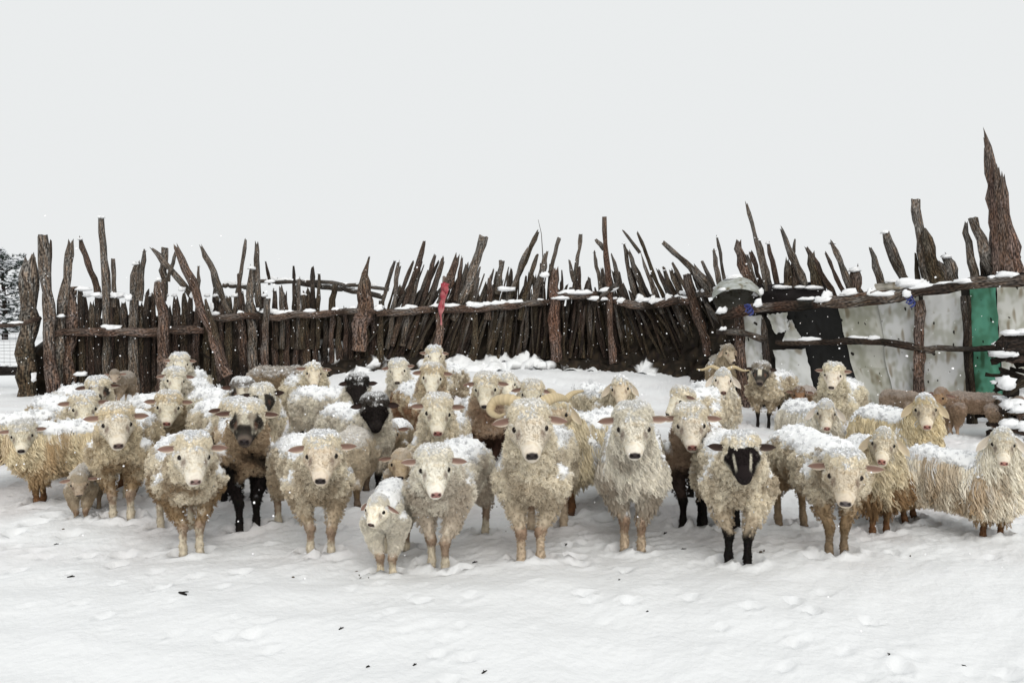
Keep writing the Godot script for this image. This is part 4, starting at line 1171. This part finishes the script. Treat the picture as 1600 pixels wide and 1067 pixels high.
func wall() -> void:
	var base := at(1380, 640, wall_depth(1380)); base.y = 0.0
	var w := thing("patched_wall", "corral wall of pale metal sheets, one green, held by rough poles", "wall", base)
	var pale := Color(0.68, 0.69, 0.68)
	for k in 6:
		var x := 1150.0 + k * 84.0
		sheet(w, "gap_backing", [Vector2(x, 480 - k * 7.0), Vector2(x + 86.0, 473 - k * 7.0), Vector2(x + 86.0, 652), Vector2(x, 652)], -0.12 - 0.012 * (k % 2), Color(0.03, 0.024, 0.02))  # unseen dark backing added so gaps between the sheets stay black
	var v := func(x: float, y: float) -> Vector2: return Vector2(x, y)
	sheet(w, "metal_sheet", [v.call(1152, 494), v.call(1190, 492), v.call(1197, 575), v.call(1166, 575)], 0.04, pale)
	sheet(w, "metal_sheet", [v.call(1198, 492), v.call(1230, 488), v.call(1233, 516), v.call(1213, 522)], 0.05, pale * 0.9)
	sheet(w, "metal_sheet", [v.call(1231, 502), v.call(1238, 500), v.call(1254, 534), v.call(1224, 535)], 0.03, pale * 0.9)
	sheet(w, "metal_sheet", [v.call(1208, 546), v.call(1258, 545), v.call(1278, 625), v.call(1222, 628)], 0.05, pale * 0.95)
	sheet(w, "dark_sheet", [v.call(1228, 478), v.call(1322, 474), v.call(1346, 640), v.call(1276, 640)], 0.0, Color(0.014, 0.012, 0.012), "black felt sheet between the pale ones")
	sheet(w, "metal_sheet", [v.call(1308, 472), v.call(1374, 466), v.call(1402, 640), v.call(1348, 640)], 0.03, Color(0.54, 0.54, 0.49))
	sheet(w, "metal_sheet", [v.call(1371, 466), v.call(1436, 456), v.call(1440, 640), v.call(1398, 640)], 0.05, pale)
	sheet(w, "metal_sheet", [v.call(1442, 455), v.call(1503, 446), v.call(1513, 640), v.call(1446, 640)], 0.04, pale * 1.05)
	sheet(w, "metal_sheet", [v.call(1516, 446), v.call(1557, 440), v.call(1568, 640), v.call(1526, 640)], 0.06, Color(0.095, 0.30, 0.21), "green painted sheet")
	sheet(w, "metal_sheet", [v.call(1556, 440), v.call(1640, 430), v.call(1640, 640), v.call(1570, 640)], 0.04, Color(0.64, 0.64, 0.60))
	sheet(w, "dark_sheet", [v.call(1176, 446), v.call(1292, 438), v.call(1296, 482), v.call(1180, 490)], -0.06, Color(0.012, 0.011, 0.011), "black felt under the upper rail")
	sheet(w, "dark_sheet", [v.call(1515, 432), v.call(1660, 420), v.call(1660, 446), v.call(1515, 452)], -0.05, Color(0.014, 0.012, 0.012), "black felt at the right end")
	sheet(w, "pale_board", [v.call(1368, 442), v.call(1440, 440), v.call(1440, 462), v.call(1366, 462)], 0.02, Color(0.45, 0.42, 0.37), "weathered board above the rail")
	stick(w, 1165, 0, 1150, 478, 21, wall_depth(1155) - 0.08, 0, RED, "post", 18, RED * 0.8)
	stick(w, 1439, 0, 1437, 470, 18, wall_depth(1438) - 0.16, 0, RED * 1.15, "post", 16, RED)
	stick(w, 1519, 0, 1505, 462, 11, wall_depth(1510) - 0.12, 0, DARK, "post", 9, DARK)
	stick(w, 1527, 0, 1514, 462, 8, wall_depth(1518) - 0.13, 0, MOSS, "post", 6, MOSS)
	stick(w, 1205, 0, 1193, 500, 12, wall_depth(1200) - 0.11, 2, DARK, "post", 9, DARK)
	rail(w, [Vector2(1126, 492), Vector2(1190, 484), Vector2(1250, 476), Vector2(1330, 468), Vector2(1425, 455)], 15, 0.24, Color(0.24, 0.14, 0.10), true, 0.1)
	rail(w, [Vector2(1280, 477), Vector2(1370, 470), Vector2(1440, 458), Vector2(1520, 446), Vector2(1640, 432)], 16, 0.30, Color(0.17, 0.13, 0.105), true, 0.22)
	rail(w, [Vector2(1212, 536), Vector2(1300, 535), Vector2(1380, 533), Vector2(1420, 542), Vector2(1460, 548)], 10, 0.2, Color(0.15, 0.11, 0.085), true, 0.1)
	rail(w, [Vector2(1448, 547), Vector2(1510, 543), Vector2(1600, 542)], 10, 0.2, DARK, true, 0.1)
	rail(w, [Vector2(1120, 516), Vector2(1150, 518), Vector2(1200, 530)], 9, 0.18, DARK, true, 0.25)
	sticks(w, [[1258, 445, 1221, 359, 10, 2], [1240, 400, 1243, 373, 5, 2], [1216, 450, 1200, 381, 9, 2], [1231, 450, 1231, 410, 15, 2], [1245, 450, 1240, 405, 12, 2], [1278, 450, 1266, 398, 17, 2], [1306, 465, 1262, 388, 10, 2], [1320, 460, 1291, 396, 7, 2], [1330, 460, 1301, 381, 12, 2], [1338, 460, 1336, 423, 22, 2], [1378, 445, 1361, 388, 12, 2]], [GREY * 0.9, MOSS, RED * 0.7], true, -0.1)
	sticks(w, [[1416, 445, 1383, 364, 15, 0], [1436, 445, 1431, 398, 7, 2], [1448, 440, 1430, 311, 16, 0], [1466, 445, 1446, 360, 20, 2], [1490, 442, 1480, 402, 18, 2], [1526, 440, 1509, 348, 12, 2], [1552, 440, 1522, 340, 18, 0], [1478, 440, 1470, 410, 12, 2], [1540, 440, 1534, 372, 10, 2]], [GREY, MOSS, GREY * 0.7], true, -0.1)
	sticks(w, [[1198, 455, 1168, 318, 8, 2], [1172, 450, 1154, 375, 16, 2], [1190, 450, 1174, 392, 9, 2], [1182, 450, 1166, 398, 10, 2], [1205, 450, 1186, 376, 9, 2]], [RED * 0.9, GREY], true, -0.12)
	stick(w, 1573, 442, 1541, 211, 44, wall_depth(1560) + 0.12, 2, Color(0.27, 0.20, 0.17), "stake", 7, RED)
	stick(w, 1588, 440, 1569, 285, 30, wall_depth(1570) + 0.06, 2, Color(0.28, 0.20, 0.17), "stake", 12, RED)
	stick(w, 1560, 440, 1551, 255, 18, wall_depth(1555) + 0.02, 2, Color(0.26, 0.175, 0.145), "stake", 11, RED)
	stick(w, 1576, 440, 1560, 262, 20, wall_depth(1560) + 0.0, 2, Color(0.30, 0.23, 0.19), "stake", 9, RED)
	for q in [[1222, 449, 16, 4, 0.0], [1252, 449, 10, 3, 0.0], [1272, 450, 14, 4, 0.0], [1185, 458, 9, 8, 0.1], [1128, 486, 9, 7, 0.3], [1292, 462, 8, 9, 0.26], [1328, 458, 14, 7, 0.26], [1362, 458, 8, 9, 0.26], [1424, 444, 26, 10, 0.26], [1418, 460, 8, 8, 0.36], [1512, 440, 24, 5, 0.3], [1555, 434, 12, 4, 0.3], [1185, 475, 7, 8, 0.3], [1130, 514, 6, 4, 0.3], [1395, 440, 12, 3, 0.0]]:
		var d: float = wall_depth(q[0]) - q[4]
		snow_cap(w, at(q[0], q[1], d), Vector3(q[2], q[3], q[2] * 0.5) * d / FOCAL)
	# old basin turned over a post
	var s := Shape.new()
	for layer in 2:
		for i in 9:
			var t := PI * 0.56 * i / 8.0
			for j in 21:
				var q := TAU * j / 20.0
				var r := (0.30 - layer * 0.012) * (1.0 + 0.06 * noise.get_noise_2d(cos(q) * 1.5, sin(q) * 1.5 + i * 0.1))
				s.add(Vector3(sin(t) * cos(q) * r * 1.08, cos(t) * r * 0.92, sin(t) * sin(q) * r), Color(0.40, 0.42, 0.41) if layer == 0 else Color(0.16, 0.15, 0.13), Vector2(j / 20.0, i / 8.0))
		for i in 8:
			for j in 20:
				var b := layer * 189 + i * 21 + j
				if layer == 0: s.quad(b, b + 1, b + 22, b + 21)
				else: s.quad(b, b + 21, b + 22, b + 1)
	var o := thing("old_basin", "dented grey metal basin upside down on the corner post", "basin", at(1152, 470, wall_depth(1150) - 0.1))
	put("bowl", s.mesh(), M.sheet, o, Transform3D(Basis.from_euler(Vector3(-0.5, 0.3, -0.25)), Vector3(0, 0.04, 0)))
	snow_cap(o, o.position + Vector3(-0.04, 0.30, 0.02), Vector3(0.13, 0.05, 0.10), 0.3)
	snow_cap(o, o.position + Vector3(-0.22, 0.14, 0.16), Vector3(0.07, 0.03, 0.05), 0.3)
	# knots of blue rope
	for q in [[1172, 484, "blue rope knot on the rail under the basin"], [1424, 470, "blue rope knot in the middle of the upper rail"]]:
		var d: float = wall_depth(q[0]) - 0.33
		var k := thing("rope_knot", q[2], "rope", at(q[0], q[1], d))
		var ks := Shape.new()
		for loop in 3:
			var kp := PackedVector3Array()
			var kr := PackedFloat32Array()
			var kc := PackedColorArray()
			for e in 13:
				var u := e / 12.0
				var an := TAU * u * 1.2 + loop
				kp.append(Vector3(0.022 * loop - 0.03 + 0.035 * sin(an * 2.0 + loop), 0.05 * cos(an + loop) - 0.012 * loop * loop + 0.02, 0.03 * sin(an)))
				kr.append(0.008)
				kc.append(Color(0.03, 0.04, 0.19).lerp(Color(0.08, 0.10, 0.26), 0.5 + 0.5 * sin(e * 2.0)))
			tube(ks, kp, kr, 6, kc)
		put("rope", ks.mesh(), M.dark, k)


func wood_pile() -> void:
	var d := 8.05
	var k := d / FOCAL
	var base := at(1600, 690, d); base.y = ground_at(base.x, base.z)
	var o := thing("wood_pile", "pile of split logs and bark under snow at the right edge", "wood pile", base)
	var r := RandomNumberGenerator.new()
	r.seed = 31
	for row in 10:
		var y := 690.0 - row * 15.5
		var left := 1556.0 + absf(row - 4.0) * 2.0
		for col in 5:
			var x := left + col * 19.0 + r.randf_range(-6, 6)
			var p := at(x, y + r.randf_range(-6, 6), d + r.randf_range(-0.10, 0.25))
			var s := Shape.new()
			var half := r.randf_range(0.07, 0.2)
			var dir := Vector3(r.randf_range(-0.4, 1.0), r.randf_range(-0.35, 0.35), r.randf_range(-0.8, 0.8)).normalized()
			var pts := PackedVector3Array()
			var rad := PackedFloat32Array()
			var cols := PackedColorArray()
			var tone: Color = [RED * 0.7, DARK, MOSS * 0.7, RED * 0.5, DARK][r.randi() % 5]
			var thick := r.randf_range(0.014, 0.045)
			for e in 6:
				pts.append(p + dir * half * (e / 2.5 - 1.0) + Vector3(0, r.randf_range(-1, 1), r.randf_range(-1, 1)) * thick * 0.3)
				rad.append(thick * r.randf_range(0.75, 1.15))
				cols.append(tone * r.randf_range(0.7, 1.2))
			tube(s, pts, rad, 7, cols, PackedFloat32Array([1.2, 0.6, 1.0, 0.7, 1.3, 0.6, 0.9]), thick * 0.8, 0.3)
			put("log", s.mesh(), M.wood, o, local(o))
			if r.randf() < (1.0 if row < 5 else 0.6): snow_cap(o, p + Vector3(r.randf_range(-0.05, 0.05), thick + 0.015, 0.03), Vector3(r.randf_range(0.05, 0.12), r.randf_range(0.03, 0.065) * (1.3 if row < 5 else 0.8), r.randf_range(0.05, 0.10)), r.randf() * 3.0)
	var beam := Shape.new()
	tube(beam, PackedVector3Array([at(1567, 538, d - 0.08), at(1600, 537, d - 0.06), at(1660, 536, d)]), PackedFloat32Array([0.095, 0.1, 0.1]), 8, PackedColorArray([DARK, DARK, DARK]), PackedFloat32Array([1.1, 0.95, 1.15, 0.95, 1.1, 0.95, 1.15, 0.95]), 0.04, 0.15)
	put("beam", beam.mesh(), M.wood, o, local(o))
	for q in [[1580, 521, 14, 6], [1602, 520, 16, 7], [1574, 600, 15, 14], [1592, 640, 15, 9], [1576, 662, 13, 9], [1600, 668, 17, 12], [1584, 690, 16, 9]]:
		snow_cap(o, at(q[0], q[1], d - 0.16), Vector3(q[2], q[3], q[2] * 0.8) * k, r.randf())

func pine() -> void:
	var d := 34.0
	var base := at(6, 505, d)
	base.y = ground_at(base.x, base.z) - 0.1
	var o := thing("pine_tree", "snow laden pine tree behind the left end of the fence", "tree", base)
	var r := RandomNumberGenerator.new()
	r.seed = 8
	var tall := at(6, 396, d).y - base.y
	var s := Shape.new()
	tube(s, PackedVector3Array([Vector3.ZERO, Vector3(0.05, tall * 0.35, 0), Vector3(0, tall * 0.7, 0.05), Vector3(0, tall * 0.97, 0)]), PackedFloat32Array([0.13, 0.1, 0.06, 0.02]), 8, PackedColorArray([DARK, DARK, DARK, DARK]))
	put("trunk", s.mesh(), M.wood, o)
	var spray := Shape.new()
	for q in 9:
		var an := TAU * q / 9.0
		var dir := Vector3(cos(an) * 0.55, 1.0, sin(an) * 0.55).normalized() if q else Vector3.UP
		tube(spray, PackedVector3Array([Vector3.ZERO, dir * 0.55, dir]), PackedFloat32Array([0.05, 0.045, 0.008]), 3, PackedColorArray([Color.WHITE, Color.WHITE, Color.WHITE]))
	var places: Array[Transform3D] = []
	var tints := PackedColorArray()
	var white: Array[Transform3D] = []
	var white_tints := PackedColorArray()
	for q in 26:
		var u := 0.12 + 0.86 * q / 25.0
		var an := q * 2.4
		var reach := (1.25 * sin(PI * pow(1.0 - u, 0.7)) + 0.25) * r.randf_range(0.7, 1.15)
		var from := Vector3(0, tall * u * 0.92, 0)
		var to := from + Vector3(cos(an) * reach, 0.10 + 0.35 * u, sin(an) * reach)
		var limb := Shape.new()
		tube(limb, PackedVector3Array([from, from.lerp(to, 0.5) + Vector3(0, 0.05, 0), to]), PackedFloat32Array([0.035, 0.025, 0.01]), 5, PackedColorArray([DARK, DARK, DARK]))
		put("limb", limb.mesh(), M.wood, o)
		for e in 46:
			var v := pow(r.randf(), 0.6)
			var p := from.lerp(to, v) + Vector3(r.randf_range(-1, 1), r.randf_range(-0.6, 0.8), r.randf_range(-1, 1)) * 0.24
			var dir := ((to - from).normalized() + Vector3(r.randf_range(-1, 1), r.randf_range(-0.5, 0.9), r.randf_range(-1, 1)) * 0.9).normalized()
			var sc := r.randf_range(0.10, 0.19)
			places.append(Transform3D(frame_of(dir) * Basis.from_scale(Vector3.ONE * sc), p))
			tints.append(Color(0.035, 0.05, 0.042) * r.randf_range(0.7, 1.4))
			if r.randf() < 0.42:
				white.append(Transform3D(Basis.from_scale(Vector3(1, 0.5, 1) * r.randf_range(0.05, 0.12)), p + Vector3(0, 0.07, 0)))
				white_tints.append(Color(0.85, 0.86, 0.875))
	many("crown", spray.mesh(), M.dark, places, tints, o)
	var lump: Mesh = lumps[0]
	many("snow_cover", lump, M.flake, white, white_tints, o)

func wire_fence() -> void:
	var d := 13.4
	var base := at(0, 590, d); base.y = ground_at(base.x, base.z)
	var o := thing("wire_fence", "wire fence with a snowy bottom log beyond the left end post", "fence", base)
	for k in 10:
		var s := Shape.new()
		var y := 522.0 + k * 5.4
		var pts := PackedVector3Array()
		var rad := PackedFloat32Array()
		var cols := PackedColorArray()
		for e in 9:
			pts.append(at(-90.0 + e * 16.0, y + sin(e * 0.9 + k) * 0.8, d))
			rad.append(0.0035)
			cols.append(Color(0.30, 0.30, 0.31))
		tube(s, pts, rad, 4, cols)
		put("wire", s.mesh(), M.wire, o, local(o))
	for k in 14:
		var s := Shape.new()
		var x := -88.0 + k * 9.3
		tube(s, PackedVector3Array([at(x, 521, d + 0.005), at(x + 0.5, 572, d + 0.005)]), PackedFloat32Array([0.0025, 0.0025]), 4, PackedColorArray([Color(0.3, 0.3, 0.31), Color(0.3, 0.3, 0.31)]))
		put("wire", s.mesh(), M.wire, o, local(o))
	var log := Shape.new()
	tube(log, PackedVector3Array([at(-100, 581, d - 0.1), at(-20, 580, d - 0.1), at(34, 580, d - 0.1)]), PackedFloat32Array([0.085, 0.08, 0.075]), 9, PackedColorArray([DARK * 0.6, DARK * 0.6, DARK * 0.6]), PackedFloat32Array(), 0.02, 0.2)
	put("log", log.mesh(), M.wood, o, local(o))
	snow_along(o, at(-100, 578, d - 0.1), at(30, 577, d - 0.1), 0.07, 0.95)
	var post := Shape.new()
	tube(post, PackedVector3Array([at(-70, 590, d), at(-70, 505, d)]), PackedFloat32Array([0.05, 0.045]), 8, PackedColorArray([DARK, GREY]), PackedFloat32Array(), 0.02, 0.2)
	put("post", post.mesh(), M.wood, o, local(o))

func litter() -> void:
	var n := 0
	for q in [[1040, 832, 13, 50, "dark stick end poking from the snow beside the broad white ewe"], [1068, 861, 15, 25, "dark twig in the snow left of the dark faced ewe"], [285, 937, 26, -35, "forked twig in the foreground snow below the left ewes"], [885, 853, 12, 70, "dark clod in the snow behind the ram"], [87, 851, 9, 40, "dark clod in the snow at the left"], [1390, 1036, 10, 60, "small dark twig in the foreground at the right"], [1508, 1044, 12, 110, "tuft of dead grass in the right corner foreground"], [757, 1060, 16, 50, "dark twig at the bottom edge of the picture"], [648, 1052, 10, 50, "small dark chip at the bottom left of the middle"], [110, 900, 14, 20, "scatter of bark left of the ewes"], [533, 996, 12, 50, "short twig in the foreground snow"], [575, 1056, 8, 20, "bark chip near the bottom edge"], [968, 910, 8, 60, "bark chip in the snow before the broad ewe"], [742, 882, 12, 30, "dark crumbs by the feet of the white faced ewe"], [1012, 965, 6, 30, "tiny dark chip in the clean foreground snow"]]:
		var d: float = EYE.y / ((q[1] - 484.5) / FOCAL)
		var p := at(q[0], q[1], d)
		p.y = ground_at(p.x, p.z)
		var o := thing("twig", q[4], "twig", p, deg_to_rad(q[3]), "twigs and bark lying on the snow")
		var s := Shape.new()
		var half: float = q[2] * 0.38 * d / FOCAL
		var r := clampf(half * 0.22, 0.003, 0.009)
		tube(s, PackedVector3Array([Vector3(-half, 0, 0), Vector3(-half * 0.2, r, half * 0.15), Vector3(half, r * 0.6, 0)]), PackedFloat32Array([r, r * 1.1, r * 0.6]), 6, PackedColorArray([DARK * 0.5, DARK * 0.6, DARK * 0.5]), PackedFloat32Array(), r, 0.3)
		put("stem", s.mesh(), M.wood, o)
		var b := Shape.new()
		tube(b, PackedVector3Array([Vector3(-half * 0.3, r, 0), Vector3(half * 0.2, r * 1.3, -half * 0.5), Vector3(half * 0.4, r, -half * 0.8)]), PackedFloat32Array([r * 0.6, r * 0.5, r * 0.3]), 5, PackedColorArray([DARK * 0.5, DARK * 0.5, DARK * 0.5]))
		put("branch", b.mesh(), M.wood, o)
		n += 1
	var r := RandomNumberGenerator.new()
	r.seed = 44
	var crumb := SphereMesh.new()
	crumb.radius = 1.0; crumb.height = 2.0; crumb.radial_segments = 7; crumb.rings = 4
	var places: Array[Transform3D] = []
	var tints := PackedColorArray()
	for q in 60:
		var p := Vector2(r.randf_range(-4.6, 4.8), -lerpf(3.7, 10.5, r.randf()))
		for e in r.randi_range(1, 7):
			var o := p + Vector2(r.randfn(), r.randfn()) * 0.05
			var sz := r.randf_range(0.003, 0.009)
			places.append(Transform3D(Basis.from_euler(Vector3(r.randf(), r.randf(), r.randf()) * TAU) * Basis.from_scale(Vector3(1.3, 0.7, 1.0) * sz), Vector3(o.x, ground_at(o.x, o.y) + 0.002, o.y)))
			tints.append(Color(0.05, 0.04, 0.03) * r.randf_range(0.6, 2.2))
	tag(many("dung_crumbs", crumb, M.dark, places, tints), "dark crumbs of dung and bark scattered over the trodden snow", "dung")
	var c := Shape.new()
	tube(c, PackedVector3Array([at(849, 470, 13.1), at(848, 395, 13.1), at(846, 365, 13.05), at(841, 343, 13.0)]), PackedFloat32Array([0.012, 0.009, 0.006, 0.003]), 5, PackedColorArray([GREY, GREY, GREY, GREY]))
	var switch := thing("bare_switch", "thin pale switch sticking up behind the snowy crossed sticks", "branch", at(849, 470, 13.1))
	put("stem", c.mesh(), M.wood, switch, local(switch))

func snowfall() -> void:
	var r := RandomNumberGenerator.new()
	r.seed = 99
	var ball := SphereMesh.new()
	ball.radius = 1.0; ball.height = 2.0; ball.radial_segments = 6; ball.rings = 4
	var places: Array[Transform3D] = []
	var tints := PackedColorArray()
	for q in 2300:
		var p := Vector3(r.randf_range(-9.0, 9.0), r.randf_range(0.1, 1.75), r.randf_range(-13.0, -2.6))
		var sz := r.randf_range(0.0025, 0.0075) * r.randf_range(0.5, 1.0)
		places.append(Transform3D(Basis.from_euler(Vector3(r.randf(), r.randf(), r.randf()) * TAU) * Basis.from_scale(Vector3(1, r.randf_range(0.5, 1.2), 0.8) * sz), p))
		tints.append(Color(0.95, 0.95, 0.96))
	var o := many("falling_snow", ball, M.flake, places, tints)
	tag(o, "snowflakes falling all over the yard", "snow")


func _ready() -> void:
	var cam := Camera3D.new()
	cam.name = "camera"
	cam.position = EYE
	cam.basis = look
	cam.fov = rad_to_deg(2.0 * atan(533.5 / FOCAL))
	cam.near = 0.05
	cam.far = 2000.0
	add_child(cam)
	var env := Environment.new()
	env.background_mode = Environment.BG_SKY
	var sky := ProceduralSkyMaterial.new()
	sky.sky_top_color = Color(0.876, 0.886, 0.888)
	sky.sky_horizon_color = Color(0.876, 0.884, 0.886)
	sky.sky_curve = 0.3
	sky.ground_bottom_color = Color(0.80, 0.81, 0.82)
	sky.ground_horizon_color = Color(0.872, 0.880, 0.880)
	sky.sun_angle_max = 1.0
	env.sky = Sky.new()
	env.sky.sky_material = sky
	env.tonemap_mode = Environment.TONE_MAPPER_LINEAR
	env.tonemap_exposure = 1.11
	env.sdfgi_enabled = true
	env.ssao_enabled = true
	env.ssil_enabled = true
	var we := WorldEnvironment.new()
	we.name = "environment"
	we.environment = env
	add_child(we)
	var sun := DirectionalLight3D.new()
	sun.name = "overcast_sun"
	sun.light_energy = 0.45
	sun.light_angular_distance = 55.0
	sun.light_color = Color(1.0, 0.98, 0.95)
	sun.shadow_enabled = true
	sun.sky_mode = DirectionalLight3D.SKY_MODE_LIGHT_ONLY
	sun.rotation_degrees = Vector3(-37, 12, 0)
	add_child(sun)
	setup()
	var t := Time.get_ticks_msec()
	fences()
	wall()
	wood_pile()
	pine()
	wire_fence()
	print("fences ", Time.get_ticks_msec() - t)
	t = Time.get_ticks_msec()
	flock()
	print("flock ", Time.get_ticks_msec() - t)
	t = Time.get_ticks_msec()
	ground()
	litter()
	snowfall()
	print("ground ", Time.get_ticks_msec() - t)
